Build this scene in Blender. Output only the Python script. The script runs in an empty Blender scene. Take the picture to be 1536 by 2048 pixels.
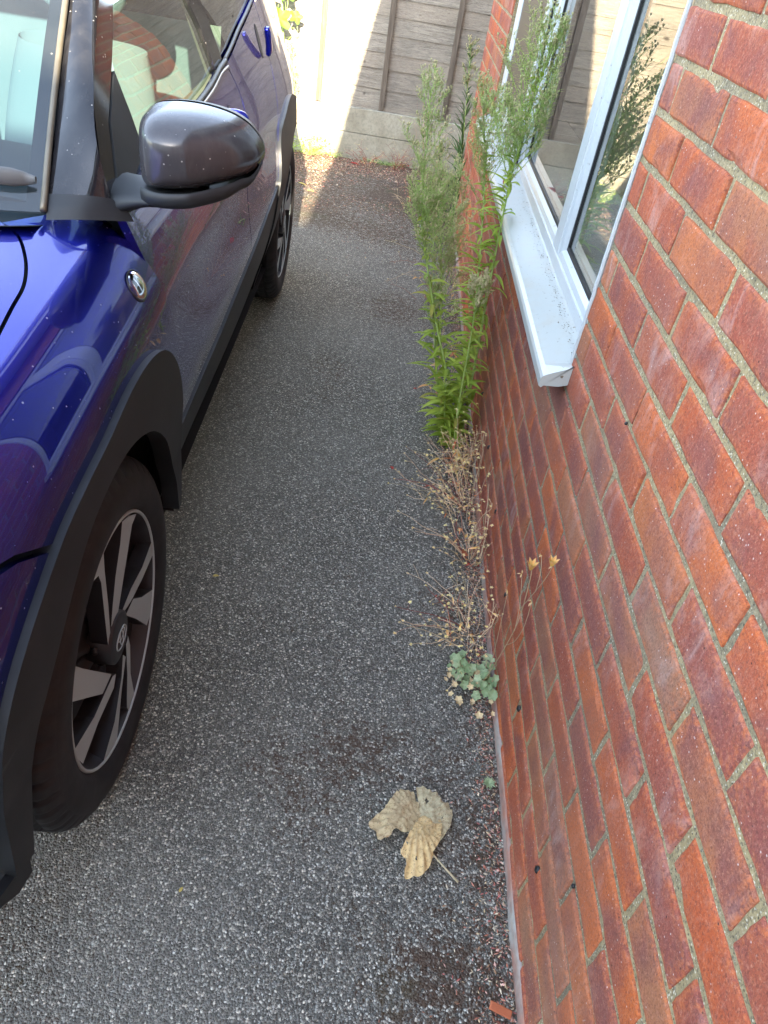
import bpy, bmesh, math, random
import numpy as np
from mathutils import Vector, Matrix, noise
from mathutils.geometry import delaunay_2d_cdt
random.seed(7)
SC = bpy.context.scene
COL = SC.collection
PI = math.pi

# ------------------------------------------------------------------ camera
CAMQ = (0.668224, 0.177887, 0.0629781, -0.413045, 1.42166)   # pitch, roll, yaw, x, z
def camera():
    p, r, y, cx, cz = CAMQ
    f = Vector((math.sin(y)*math.cos(p), math.cos(y)*math.cos(p), -math.sin(p)))
    rt = Vector((math.cos(y), -math.sin(y), 0)); up = rt.cross(f)
    a = rt*math.cos(r)+up*math.sin(r); b = -rt*math.sin(r)+up*math.cos(r)
    cam = bpy.data.cameras.new('camera'); o = bpy.data.objects.new('camera', cam); COL.objects.link(o)
    m = Matrix((a, b, -f)).transposed().to_4x4(); m.translation = Vector((cx, 0, cz)); o.matrix_world = m
    cam.sensor_fit = 'VERTICAL'; cam.sensor_height = 36.0; cam.sensor_width = 27.0
    cam.lens = 26.0; cam.clip_start = 0.02; cam.clip_end = 500
    SC.camera = o
camera()

# ------------------------------------------------------------------ sun and sky
SUN_TAN, SUN_S = 0.385, 0.080          # the light travels (-SUN_S, 1, -SUN_TAN)
sun_el = math.atan2(SUN_TAN, math.hypot(1, SUN_S))
W = bpy.data.worlds.new('World'); SC.world = W; W.use_nodes = True
wn = W.node_tree.nodes; wl = W.node_tree.links
bg = wn['Background']; sky = wn.new('ShaderNodeTexSky'); sky.sky_type = 'NISHITA'
sky.sun_disc = False; sky.sun_elevation = sun_el; sky.sun_rotation = math.atan2(SUN_S, -1.0)
sky.air_density = 1.0; sky.dust_density = 0.6; sky.ozone_density = 1.0
hs = wn.new('ShaderNodeHueSaturation'); hs.inputs['Saturation'].default_value = .68; wl.new(sky.outputs[0], hs.inputs['Color']); wl.new(hs.outputs[0], bg.inputs[0]); bg.inputs[1].default_value = 0.15
sl = bpy.data.lights.new('sun', 'SUN'); so = bpy.data.objects.new('sun', sl); COL.objects.link(so)
sl.energy = 2.9; sl.angle = math.radians(0.5); sl.color = (1.0, 0.87, 0.66)
so.rotation_euler = Vector((-SUN_S, 1, -SUN_TAN)).to_track_quat('-Z', 'Y').to_euler()
SC.view_settings.view_transform = 'Standard'; SC.view_settings.look = 'None'
SC.view_settings.gamma = 1.0; SC.view_settings.exposure = 3.65
SC.render.engine = 'CYCLES'
SC.cycles.max_bounces = 8; SC.cycles.transparent_max_bounces = 16
SC.cycles.diffuse_bounces = 4; SC.cycles.glossy_bounces = 5

# ------------------------------------------------------------------ object helpers
def link(name, me, parent=None, label=None, cat=None, group=None, kind=None):
    o = bpy.data.objects.new(name, me); COL.objects.link(o)
    if parent is not None: o.parent = parent
    tag(o, label, cat, group, kind); return o
def tag(o, label=None, cat=None, group=None, kind=None):
    if label: o['label'] = label
    if cat: o['category'] = cat
    if group: o['group'] = group
    if kind: o['kind'] = kind
    return o
def empty(name, loc=(0, 0, 0), **k):
    o = link(name, None, **k); o.location = loc; o.empty_display_size = .1; return o
def mesh(name, vs, fs, mat=None, parent=None, smooth=False, cols=None, normals=None, **k):
    me = bpy.data.meshes.new(name); me.from_pydata([tuple(map(float, v)) for v in vs], [], [tuple(f) for f in fs])
    if mat is not None:
        for m in (mat if isinstance(mat, (list, tuple)) else [mat]): me.materials.append(m)
    if smooth: me.polygons.foreach_set('use_smooth', [True]*len(me.polygons))
    if cols is not None:
        ca = me.color_attributes.new('vc', 'FLOAT_COLOR', 'POINT')
        ca.data.foreach_set('color', np.asarray(cols, np.float32).ravel())
    me.update()
    if normals is not None: me.normals_split_custom_set_from_vertices([tuple(map(float, n)) for n in normals])
    return link(name, me, parent, **k)

class MB:
    """collects geometry that becomes ONE mesh"""
    def __init__(s): s.v = []; s.f = []; s.c = []; s.mi = []
    def add(s, vs, fs, col=(1, 1, 1, 1), mi=0):
        n = len(s.v); s.v += [tuple(v) for v in vs]; s.f += [tuple(i+n for i in f) for f in fs]
        s.c += (col if isinstance(col, list) else [col]*len(vs)); s.mi += [mi]*len(fs)
    def box(s, a, b, col=(1, 1, 1, 1), bev=0.0, mi=0):
        x0, y0, z0 = a; x1, y1, z1 = b
        if bev <= 0:
            vs = [(x, y, z) for x in (x0, x1) for y in (y0, y1) for z in (z0, z1)]
            fs = [(0, 1, 3, 2), (4, 6, 7, 5), (0, 4, 5, 1), (2, 3, 7, 6), (0, 2, 6, 4), (1, 5, 7, 3)]
            s.add(vs, fs, col, mi); return
        bm = bmesh.new(); bmesh.ops.create_cube(bm, size=1)
        for v in bm.verts: v.co = ((x0+x1)/2+v.co.x*(x1-x0), (y0+y1)/2+v.co.y*(y1-y0), (z0+z1)/2+v.co.z*(z1-z0))
        bmesh.ops.bevel(bm, geom=list(bm.edges), offset=bev, segments=2, profile=.5, affect='EDGES')
        s.add([v.co[:] for v in bm.verts], [[v.index for v in f.verts] for f in bm.faces], col, mi); bm.free()
    def tube(s, pts, rad, n=6, col=(1, 1, 1, 1), cap=True, mi=0):
        pts = [Vector(p) for p in pts]; m = len(pts)
        if not hasattr(rad, '__len__'): rad = [rad]*m
        vs = []; fs = []; ref = None
        for i, p in enumerate(pts):
            t = (pts[min(i+1, m-1)]-pts[max(i-1, 0)])
            if t.length < 1e-9: t = Vector((0, 0, 1))
            t.normalize()
            if ref is None: ref = t.orthogonal().normalized()
            ref = (ref-t*ref.dot(t)); ref = ref.normalized() if ref.length > 1e-6 else t.orthogonal().normalized()
            b = t.cross(ref)
            for k in range(n):
                a = 2*PI*k/n; vs.append(p+(ref*math.cos(a)+b*math.sin(a))*rad[i])
        for i in range(m-1):
            for k in range(n): fs.append((i*n+k, i*n+(k+1) % n, (i+1)*n+(k+1) % n, (i+1)*n+k))
        if cap: fs += [tuple(range(n-1, -1, -1)), tuple((m-1)*n+k for k in range(n))]
        s.add(vs, fs, col, mi)
    def grid(s, fn, nu, nv, col=None, closed_u=False, mi=0, flip=False):
        vs = []; cs = []
        for i in range(nu):
            for j in range(nv):
                vs.append(fn(i/(nu if closed_u else nu-1), j/(nv-1)))
        fs = []
        for i in range(nu if closed_u else nu-1):
            for j in range(nv-1):
                a = i*nv+j; b = ((i+1) % nu)*nv+j
                fs.append((a, b, b+1, a+1) if not flip else (a, a+1, b+1, b))
        s.add(vs, fs, col or (1, 1, 1, 1), mi)
    def ball(s, c, r, nu=8, nv=6, col=(1, 1, 1, 1), mi=0):
        rr = r if hasattr(r, '__len__') else (r, r, r)
        s.grid(lambda u, v: (c[0]+rr[0]*math.cos(2*PI*u)*math.sin(PI*v), c[1]+rr[1]*math.sin(2*PI*u)*math.sin(PI*v), c[2]+rr[2]*math.cos(PI*v)), nu, nv, col, True, mi)
    def build(s, name, mat, parent=None, smooth=False, **k):
        o = mesh(name, s.v, s.f, mat, parent, smooth, s.c, **k)
        if any(s.mi): o.data.polygons.foreach_set('material_index', s.mi)
        return o

# ------------------------------------------------------------------ material helpers
class NT:
    def __init__(s, name):
        s.m = bpy.data.materials.new(name); s.m.use_nodes = True
        s.n = s.m.node_tree.nodes; s.l = s.m.node_tree.links
        s.b = s.n['Principled BSDF']; s.out = s.n['Material Output']
    def new(s, t, **k):
        o = s.n.new(t)
        for a, v in k.items(): setattr(o, a, v)
        return o
    def lk(s, a, b): s.l.new(a, b)
    def coord(s, sc=(1, 1, 1), kind='Object', rot=(0, 0, 0)):
        c = s.new('ShaderNodeTexCoord'); m = s.new('ShaderNodeMapping'); m.inputs['Scale'].default_value = sc
        m.inputs['Rotation'].default_value = rot
        s.lk(c.outputs[kind], m.inputs[0]); return m.outputs[0]
    def noise(s, scale, co=None, detail=4, rough=.55, dist=0):
        t = s.new('ShaderNodeTexNoise'); t.inputs['Scale'].default_value = scale
        t.inputs['Detail'].default_value = detail; t.inputs['Roughness'].default_value = rough; t.inputs['Distortion'].default_value = dist
        if co is not None: s.lk(co, t.inputs['Vector'])
        return t.outputs['Fac']
    def voro(s, scale, co=None, feat='F1', out='Distance', rnd=1):
        t = s.new('ShaderNodeTexVoronoi', feature=feat); t.inputs['Scale'].default_value = scale; t.inputs['Randomness'].default_value = rnd
        if co is not None: s.lk(co, t.inputs['Vector'])
        return t.outputs[out]
    def ramp(s, x, stops, interp='LINEAR'):
        r = s.new('ShaderNodeValToRGB'); r.color_ramp.interpolation = interp; e = r.color_ramp.elements
        while len(e) < len(stops): e.new(.5)
        for i, (p, c) in enumerate(stops):
            e[i].position = p; e[i].color = (c[0], c[1], c[2], 1) if hasattr(c, '__len__') else (c, c, c, 1)
        s.lk(x, r.inputs[0]); return r.outputs[0]
    def mix(s, f, a, b, mode='MIX'):
        m = s.new('ShaderNodeMix', data_type='RGBA', blend_type=mode)
        for i, v in ((0, f), (6, a), (7, b)):
            if hasattr(v, 'is_linked') or hasattr(v, 'links'): s.lk(v, m.inputs[i])
            elif i == 0: m.inputs[0].default_value = v
            else: m.inputs[i].default_value = (v[0], v[1], v[2], 1)
        return m.outputs[2]
    def math(s, op, a, b=0.0, c=None):
        m = s.new('ShaderNodeMath', operation=op)
        for i, v in enumerate((a, b) if c is None else (a, b, c)):
            if hasattr(v, 'links'): s.lk(v, m.inputs[i])
            else: m.inputs[i].default_value = v
        return m.outputs[0]
    def attr(s, name='vc'):
        a = s.new('ShaderNodeAttribute'); a.attribute_name = name; return a
    def sep(s, c):
        x = s.new('ShaderNodeSeparateColor'); s.lk(c, x.inputs[0]); return x.outputs
    def bump(s, h, strength=.5, dist=.002, prev=None):
        b = s.new('ShaderNodeBump'); b.inputs['Strength'].default_value = strength; b.inputs['Distance'].default_value = dist
        s.lk(h, b.inputs['Height'])
        if prev is not None: s.lk(prev, b.inputs['Normal'])
        return b.outputs[0]
    def set(s, **k):
        for a, v in k.items():
            i = s.b.inputs[a.replace('_', ' ')]
            if hasattr(v, 'links'): s.lk(v, i)
            elif hasattr(v, '__len__') and len(v) == 3 and i.type == 'RGBA': i.default_value = (*v, 1)
            else: i.default_value = v
        return s
def simple(name, col, rough=.5, metal=0, bump=0, bscale=60, var=0.0, spec=.5):
    t = NT(name)
    if var > 0:
        n = t.noise(bscale*.3, t.coord())
        c = t.mix(n, tuple(x*(1-var) for x in col), tuple(min(1, x*(1+var)) for x in col)); t.set(Base_Color=c)
    else: t.set(Base_Color=col)
    t.set(Roughness=rough, Metallic=metal)
    t.b.inputs['Specular IOR Level'].default_value = spec
    if bump: t.set(Normal=t.bump(t.noise(bscale, t.coord(), 6), bump, .003))
    return t.m

def m_asphalt():
    t = NT('asphalt'); co = t.coord()
    # aggregate stones of two sizes in dark binder
    w = t.new('ShaderNodeVectorMath', operation='ADD')
    nz = t.new('ShaderNodeTexNoise'); nz.inputs['Scale'].default_value = 120; t.lk(co, nz.inputs['Vector'])
    sc = t.new('ShaderNodeVectorMath', operation='SCALE'); sc.inputs['Scale'].default_value = .004; t.lk(nz.outputs['Color'], sc.inputs[0])
    t.lk(co, w.inputs[0]); t.lk(sc.outputs[0], w.inputs[1]); cw = w.outputs[0]
    vc = t.voro(225, cw, out='Color'); vd = t.voro(225, cw)
    vc2 = t.voro(520, cw, out='Color'); vd2 = t.voro(520, cw)
    r1 = t.sep(vc); r2 = t.sep(vc2)
    stone = t.ramp(r1[0], [(0, .040), (.38, .075), (.64, .15), (.86, .32), (1, .72)])
    fine = t.ramp(r2[0], [(0, .032), (.5, .07), (.80, .16), (1, .46)])
    edge = t.ramp(vd, [(0, 1), (.42, .9), (.66, 0)])
    base = t.mix(edge, fine, stone)
    tint = t.mix(r1[1], (.96, .96, .86), (1.08, .99, .80)); base = t.mix(1.0, base, tint, 'MULTIPLY')
    # worn, paler wheel-track tone against darker mid strip
    big = t.noise(1.3, co, 3); base = t.mix(t.ramp(big, [(.35, 0), (.7, .35)]), base, (.26, .255, .225))
    # moss and soil, thick at the far end and in spots along the house
    at = t.attr('vc'); a = t.sep(at.outputs['Color'])
    n1 = t.noise(36, co, 6, .72, .3); n2 = t.noise(85, co, 5, .75)
    mm = t.math('ADD', t.math('MULTIPLY', n1, .75), t.math('MULTIPLY', n2, .55))
    mm = t.math('ADD', mm, t.math('MULTIPLY', a[0], .36))
    mm = t.math('SUBTRACT', mm, t.math('MULTIPLY', r1[0], .12))
    mk = t.ramp(mm, [(.74, 0), (.86, .86)])
    base = t.mix(1.0, base, (1.36, 1.36, 1.36), 'MULTIPLY')
    moss = t.mix(t.noise(60, co, 3), (.030, .019, .015), (.15, .09, .055)); moss = t.mix(t.ramp(t.noise(5, co, 2), [(.55, 0), (.7, .6)]), moss, (.075, .075, .03))
    base = t.mix(mk, base, moss)
    t.set(Base_Color=base, Roughness=t.ramp(r1[2], [(0, .5), (1, .85)]))
    h = t.math('SUBTRACT', t.math('MULTIPLY', r1[1], .5), t.math('MULTIPLY', vd, 1.3))
    h = t.math('ADD', h, t.math('MULTIPLY', t.math('SUBTRACT', r2[1], vd2), .35))
    t.set(Normal=t.bump(h, 1.0, .0045)); t.b.inputs['Specular IOR Level'].default_value = .28
    return t.m

def m_brick():
    t = NT('brick'); co = t.coord(); a = t.sep(t.attr().outputs['Color'])
    base = t.ramp(a[0], [(0, (.24, .074, .060)), (.15, (.31, .082, .055)), (.34, (.38, .088, .042)), (.55, (.46, .100, .034)), (.76, (.55, .140, .036)), (.88, (.41, .155, .070)), (1, (.30, .15, .09))])
    # within-brick firing blotches
    off = t.new('ShaderNodeVectorMath', operation='ADD'); cc = t.new('ShaderNodeCombineXYZ'); t.lk(t.math('MULTIPLY', a[1], 37.0), cc.inputs[0]); t.lk(t.math('MULTIPLY', a[0], 19.0), cc.inputs[2])
    t.lk(co, off.inputs[0]); t.lk(cc.outputs[0], off.inputs[1]); c2 = off.outputs[0]
    n = t.noise(9, c2, 3, .5, .6)
    base = t.mix(t.ramp(n, [(.40, 0), (.66, .85)]), base, (.215, .075, .068))
    n3 = t.noise(7, c2, 2, .5); base = t.mix(t.ramp(n3, [(.55, 0), (.75, .6)]), base, (.45, .10, .022))
    # sandy grain
    g = t.noise(420, co, 2, .8); base = t.mix(t.ramp(g, [(.3, .35), (.62, 0)]), base, (.08, .02, .014))
    g2 = t.noise(650, co, 2, .8); base = t.mix(t.ramp(g2, [(.60, 0), (.80, .55)]), base, (.52, .19, .10))
    # pale chipped arrises
    ed = t.math('MULTIPLY', a[2], t.ramp(t.noise(110, co, 3, .7), [(.42, 0), (.62, .6)])); base = t.mix(ed, base, (.55, .155, .05))
    # white salts: brushed smears on some bricks
    cs = t.coord((1, 1, .45)); s1 = t.noise(26, cs, 5, .65, .7); s2 = t.noise(5.5, c2, 2)
    k = t.math('MULTIPLY', t.ramp(s1, [(.46, 0), (.72, 1)]), t.ramp(s2, [(.50, 0), (.66, 1)]))
    base = t.mix(t.math('MULTIPLY', k, .45), base, (.58, .46, .42))
    # scuffs and dust caught in the sand texture, dirt runs
    base = t.mix(t.ramp(t.noise(120, t.coord((1, 1, .6)), 5, .8), [(.50, 0), (.72, .34)]), base, (.46, .24, .18))
    base = t.mix(t.ramp(t.noise(16, co, 6, .7), [(.52, 0), (.74, .34)]), base, (.15, .085, .065))
    base = t.mix(t.ramp(t.noise(210, co, 3, .8), [(.36, .5), (.50, 0)]), base, (.12, .045, .035)); base = t.mix(t.ramp(t.noise(240, c2, 3, .8), [(.54, 0), (.70, .5)]), base, (.60, .27, .17))
    base = t.mix(t.ramp(t.noise(2.2, co, 3, .5), [(.45, 0), (.7, .28)]), base, (.26, .15, .11))
    sp = t.voro(150, co); spc = t.sep(t.voro(150, co, out='Color'))
    base = t.mix(t.math('MULTIPLY', t.ramp(sp, [(.10, 1), (.2, 0)]), t.ramp(spc[0], [(.93, 0), (.95, .7)])), base, (.7, .6, .55))
    base = t.mix(t.math('MULTIPLY', t.ramp(sp, [(.12, 1), (.24, 0)]), t.ramp(spc[1], [(.93, 0), (.95, .8)])), base, (.03, .02, .018))
    t.set(Base_Color=base, Roughness=.88); t.b.inputs['Specular IOR Level'].default_value = .18
    b = t.bump(t.noise(330, co, 4, .8), .7, .0022); b = t.bump(t.noise(48, co, 5, .6), .5, .003, b)
    t.set(Normal=b); return t.m

def m_mortar():
    t = NT('mortar'); co = t.coord()
    base = t.mix(t.noise(35, co, 5, .7), (.25, .19, .085), (.52, .41, .215))
    base = t.mix(t.ramp(t.noise(3, co, 3), [(.45, 0), (.65, .6)]), base, (.16, .145, .115))
    base = t.mix(t.ramp(t.noise(190, co, 4, .8), [(.38, .75), (.52, 0)]), base, (.07, .06, .045)); base = t.mix(t.ramp(t.noise(260, co, 3, .8), [(.56, 0), (.68, .75)]), base, (.52, .45, .30)); base = t.mix(t.ramp(t.noise(7, co, 4, .7), [(.48, 0), (.66, .45)]), base, (.15, .125, .085))
    v = t.voro(260, co); vc = t.sep(t.voro(260, co, out='Color'))
    base = t.mix(t.math('MULTIPLY', t.ramp(v, [(.25, 1), (.4, 0)]), t.ramp(vc[0], [(.72, 0), (.8, .85)])), base, (.70, .64, .50))
    base = t.mix(t.math('MULTIPLY', t.ramp(v, [(.25, 1), (.4, 0)]), t.ramp(vc[1], [(.8, 0), (.86, .8)])), base, (.035, .03, .022))
    t.set(Base_Color=base, Roughness=.9)
    t.set(Normal=t.bump(t.math('ADD', t.noise(260, co, 5, .7), t.math('MULTIPLY', t.noise(60, co, 3), 1.0)), .9, .004)); return t.m

def m_fence():
    t = NT('weathered_wood'); co = t.coord((1.0, 1, 14)); c1 = t.coord(); a = t.sep(t.attr().outputs['Color'])
    off = t.new('ShaderNodeVectorMath', operation='ADD'); cc = t.new('ShaderNodeCombineXYZ'); t.lk(t.math('MULTIPLY', a[0], 31.0), cc.inputs[0]); t.lk(t.math('MULTIPLY', a[0], 17.0), cc.inputs[1])
    t.lk(co, off.inputs[0]); t.lk(cc.outputs[0], off.inputs[1]); c2 = off.outputs[0]
    n = t.noise(6, c2, 6, .65, .8)
    base = t.ramp(n, [(.25, (.11, .09, .065)), (.42, (.21, .18, .135)), (.60, (.31, .27, .205)), (.8, (.44, .39, .30))])
    base = t.mix(t.math('MULTIPLY', a[1], .5), base, (.30, .24, .17))
    g = t.noise(24, c2, 4, .7); base = t.mix(t.ramp(g, [(.34, .75), (.48, 0)]), base, (.08, .066, .05)); g3 = t.noise(60, c2, 3, .7); base = t.mix(t.ramp(g3, [(.50, 0), (.70, .5)]), base, (.50, .47, .41)); base = t.mix(t.ramp(t.noise(2.6, c1, 4, .6), [(.45, 0), (.70, .45)]), base, (.10, .085, .07))
    # knots
    kc = t.new('ShaderNodeVectorMath', operation='ADD'); t.lk(c1, kc.inputs[0]); t.lk(cc.outputs[0], kc.inputs[1])
    kv = t.voro(6.5, kc.outputs[0]); kr = t.sep(t.voro(6.5, kc.outputs[0], out='Color')); base = t.mix(t.math('MULTIPLY', t.ramp(t.math('ADD', kv, t.math('MULTIPLY', t.noise(40, c1, 2), .05)), [(.07, .85), (.13, 0)]), t.ramp(kr[0], [(.55, 0), (.6, 1)])), base, (.045, .032, .022))
    t.set(Base_Color=base, Roughness=.85); t.set(Normal=t.bump(t.math('ADD', n, t.math('MULTIPLY', g, .5)), .6, .004)); return t.m

def m_batten():
    t = NT('batten_wood'); co = t.coord((14, 14, 1)); n = t.noise(5, co, 6, .65, .6)
    t.set(Base_Color=t.ramp(n, [(.25, (.05, .036, .024)), (.5, (.11, .085, .06)), (.8, (.20, .16, .12))]), Roughness=.88)
    t.set(Normal=t.bump(n, .6, .004)); return t.m

def m_concrete():
    t = NT('concrete'); co = t.coord(); n = t.noise(5, co, 6, .6)
    b = t.ramp(n, [(.3, (.25, .22, .155)), (.55, (.36, .325, .24)), (.75, (.44, .41, .32))])
    b = t.mix(t.ramp(t.noise(60, co, 4, .7), [(.35, .5), (.55, 0)]), b, (.17, .155, .11))
    t.set(Base_Color=b, Roughness=.9, Normal=t.bump(t.noise(120, co, 5, .7), .5, .003)); return t.m

def m_upvc(name='white_plastic', dirt=.4, col=(.50, .53, .53)):
    t = NT(name); co = t.coord()
    n = t.noise(14, co, 6, .65); n2 = t.noise(90, co, 3, .6)
    b = t.mix(t.math('MULTIPLY', t.ramp(n, [(.48, 0), (.75, 1)]), dirt), col, (.42, .40, .34))
    b = t.mix(t.math('MULTIPLY', t.ramp(n2, [(.66, 0), (.74, 1)]), dirt*1.6), b, (.16, .13, .09))
    t.set(Base_Color=b, Roughness=.32, Normal=t.bump(n2, .06, .001)); return t.m

def m_paint():
    t = NT('blue_car_paint'); co = t.coord()
    fl = t.voro(2600, co, out='Color'); f = t.sep(fl)
    b = t.mix(f[0], (.003, .006, .17), (.007, .013, .34))
    # dried water specks and a film of dust
    v = t.voro(95, co); vc = t.sep(t.voro(95, co, out='Color')); 
    sp = t.math('MULTIPLY', t.math('LESS_THAN', v, t.math('MULTIPLY', t.math('POWER', vc[1], 3.0), .16)), t.ramp(t.noise(7, co, 3), [(.42, .1), (.62, .75)]))
    k = sp
    b = t.mix(k, b, (.45, .42, .38))
    t.set(Base_Color=b, Metallic=t.math('MULTIPLY', t.math('SUBTRACT', 1.0, k), .88), Roughness=t.math('ADD', .27, t.math('MULTIPLY', k, .4)))
    t.b.inputs['Coat Weight'].default_value = 1.0; t.b.inputs['Coat IOR'].default_value = 1.6
    t.lk(t.math('ADD', .012, t.math('MULTIPLY', sp, .4)), t.b.inputs['Coat Roughness'])
    return t.m

def m_gloss_black(name='gloss_black_trim', base=(.010, .010, .012), rg=.06, dm=1.0):
    t = NT(name); co = t.coord()
    v = t.voro(110, co); vc = t.sep(t.voro(110, co, out='Color'))
    sp = t.math('MULTIPLY', t.ramp(v, [(.08, 1), (.17, 0)]), t.ramp(vc[0], [(.86-.12*(dm-1), 0), (.9-.12*(dm-1), .7)]))
    du = t.math('MULTIPLY', t.ramp(t.noise(50, t.coord((1, 1, .25)), 6, .7), [(.45, 0), (.8, 1)]), .035*dm)
    k = t.math('MAXIMUM', sp, du)
    t.set(Base_Color=t.mix(k, base, (.45, .42, .38)), Roughness=t.math('ADD', rg, t.math('MULTIPLY', k, .5))); return t.m

def m_plastic(name='textured_black_plastic', col=(.014, .016, .018), rough=.5):
    t = NT(name); co = t.coord(); n = t.noise(14, co, 5, .6)
    b = t.mix(t.ramp(n, [(.4, 0), (.8, .35)]), col, tuple(c*2.4+.01 for c in col))
    t.set(Base_Color=b, Roughness=rough, Normal=t.bump(t.noise(1400, co, 2), .12, .0006)); t.b.inputs['Specular IOR Level'].default_value = .35; return t.m

def m_tyre():
    t = NT('tyre_rubber'); co = t.coord(); n = t.noise(22, co, 6, .65)
    t.set(Base_Color=t.mix(t.ramp(n, [(.4, 0), (.75, .6)]), (.008, .008, .010), (.036, .035, .034)), Roughness=.66, Normal=t.bump(t.noise(300, co, 3), .15, .001)); return t.m

def m_machined():
    t = NT('machined_alloy'); co = t.coord(); n = t.noise(900, co, 3)
    t.set(Base_Color=t.mix(n, (.35, .42, .43), (.47, .55, .56)), Metallic=.1, Roughness=.36); return t.m

def m_glass(name, tint, refl_rough=0.0, ior=1.5, dirt=.05):
    t = NT(name); t.n.remove(t.b); co = t.coord()
    tr = t.new('ShaderNodeBsdfTransparent'); tr.inputs[0].default_value = (*tint, 1)
    gl = t.new('ShaderNodeBsdfGlossy'); gl.inputs['Roughness'].default_value = refl_rough
    fr = t.new('ShaderNodeFresnel'); fr.inputs['IOR'].default_value = ior
    geo = t.new('ShaderNodeNewGeometry')
    f2 = t.math('MINIMUM', t.math('MULTIPLY', fr.outputs[0], 1.7), 1.0)
    # a pane is the same seen from inside and outside
    inv = t.math('MULTIPLY', geo.outputs['Backfacing'], 1.0)
    f3 = t.math('ADD', t.math('MULTIPLY', f2, t.math('SUBTRACT', 1.0, inv)), t.math('MULTIPLY', inv, .10))
    mx = t.new('ShaderNodeMixShader'); t.lk(f3, mx.inputs[0]); t.lk(tr.outputs[0], mx.inputs[1]); t.lk(gl.outputs[0], mx.inputs[2])
    df = t.new('ShaderNodeBsdfDiffuse'); df.inputs[0].default_value = (.6, .58, .52, 1)
    v = t.voro(85, co); vc = t.sep(t.voro(85, co, out='Color'))
    sp = t.math('MULTIPLY', t.ramp(v, [(.06, 1), (.15, 0)]), t.ramp(vc[0], [(.90, 0), (.94, .7)]))
    k = t.math('MAXIMUM', t.math('MULTIPLY', sp, min(1, dirt*12)), t.math('MULTIPLY', t.noise(8, co, 5, .7), dirt))
    m2 = t.new('ShaderNodeMixShader'); t.lk(k, m2.inputs[0]); t.lk(mx.outputs[0], m2.inputs[1]); t.lk(df.outputs[0], m2.inputs[2])
    t.lk(m2.outputs[0], t.out.inputs[0]); return t.m

def m_leafy(name, lo, hi, trans=.35, rough=.5, yel=False):
    t = NT(name); a = t.sep(t.attr().outputs['Color'])
    b = t.mix(a[0], lo, hi)
    if yel: b = t.mix(a[2], b, (.52, .42, .10))
    b = t.mix(t.math('MULTIPLY', t.noise(80, t.coord(), 3), .35), b, tuple(c*.55 for c in lo))
    t.set(Base_Color=b, Roughness=rough); t.b.inputs['Specular IOR Level'].default_value = .3
    tl = t.new('ShaderNodeBsdfTranslucent'); t.lk(b, tl.inputs[0])
    mx = t.new('ShaderNodeMixShader'); mx.inputs[0].default_value = trans
    t.lk(t.b.outputs[0], mx.inputs[1]); t.lk(tl.outputs[0], mx.inputs[2]); t.lk(mx.outputs[0], t.out.inputs[0]); return t.m

def m_vcol(name, rough=.8, trans=0.0):
    t = NT(name); a = t.attr(); b = t.mix(t.math('MULTIPLY', t.noise(150, t.coord(), 3), .15), a.outputs['Color'], (.04, .03, .02))
    t.set(Base_Color=b, Roughness=rough); return t.m

MAT = dict(asphalt=m_asphalt(), brick=m_brick(), mortar=m_mortar(), fence=m_fence(), batten=m_batten(), conc=m_concrete(),
    upvc=m_upvc(), sill=m_upvc('dirty_white_sill', 1.0, (.42, .44, .41)), paint=m_paint(), gloss=m_gloss_black(), plastic=m_plastic(), tyre=m_tyre(),
    alloy=m_machined(), rimdark=simple('dark_wheel_paint', (.03, .031, .035), .42, .2, var=.3), liner=simple('arch_liner', (.012, .012, .014), .9, bump=.4),
    shell=simple('underbody', (.006, .006, .007), .9), rubber=simple('black_gasket', (.008, .008, .009), .5), gap=simple('recess_shade', (.004, .004, .005), .9),
    wglass=m_glass('house_glazing', (.80, .88, .84), 0, 1.52, .035), cglass=m_glass('car_side_glass', (.62, .74, .64), 0, 1.5, .05), sglass=m_glass('windscreen_glass', (.42, .58, .64), 0, 1.5, .05),
    seat=simple('seat_fabric', (.20, .22, .21), .85, bump=.3, bscale=400), cream=simple('interior_trim', (.42, .41, .33), .7), dash=simple('dashboard_plastic', (.018, .02, .022), .6),
    plaster=simple('plaster', (.42, .40, .36), .9), render=simple('pale_render', (.55, .52, .46), .9, var=.15, bump=.3), roof=simple('roof_tiles', (.16, .07, .05), .8, var=.3, bump=.5, bscale=12), soffit=simple('white_soffit', (.75, .77, .78), .4),
    chrome=simple('chrome', (.75, .75, .76), .12, 1.0), amber=simple('amber_bulb', (.55, .09, .015), .3),
    green=m_leafy('fleabane_green', (.19, .34, .03), (.58, .70, .12), .45, .5, True), sagegreen=m_leafy('panicle_green', (.28, .40, .10), (.58, .68, .24), .4),
    stem=simple('green_stem', (.34, .46, .13), .6, var=.25), buds=m_leafy('pale_buds', (.45, .45, .22), (.78, .68, .42), .3), dark=m_leafy('dark_leaf', (.05, .11, .035), (.12, .21, .06), .25),
    dry=m_vcol('dry_plant'), litter=m_vcol('leaf_litter', .9), bigleaf=m_leafy('lobed_leaf', (.07, .15, .015), (.16, .28, .03), .4), hedge=m_leafy('hedge_leaf', (.02, .045, .014), (.06, .10, .03), .25),
    sage=m_leafy('sage_leaf', (.22, .33, .15), (.50, .58, .34), .2), petal=m_leafy('red_leaf', (.38, .03, .03), (.55, .08, .06), .3), yellow=m_leafy('yellow_leaf', (.55, .42, .08), (.75, .62, .2), .3), terra=simple('terracotta', (.42, .12, .05), .8, bump=.4))

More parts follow.
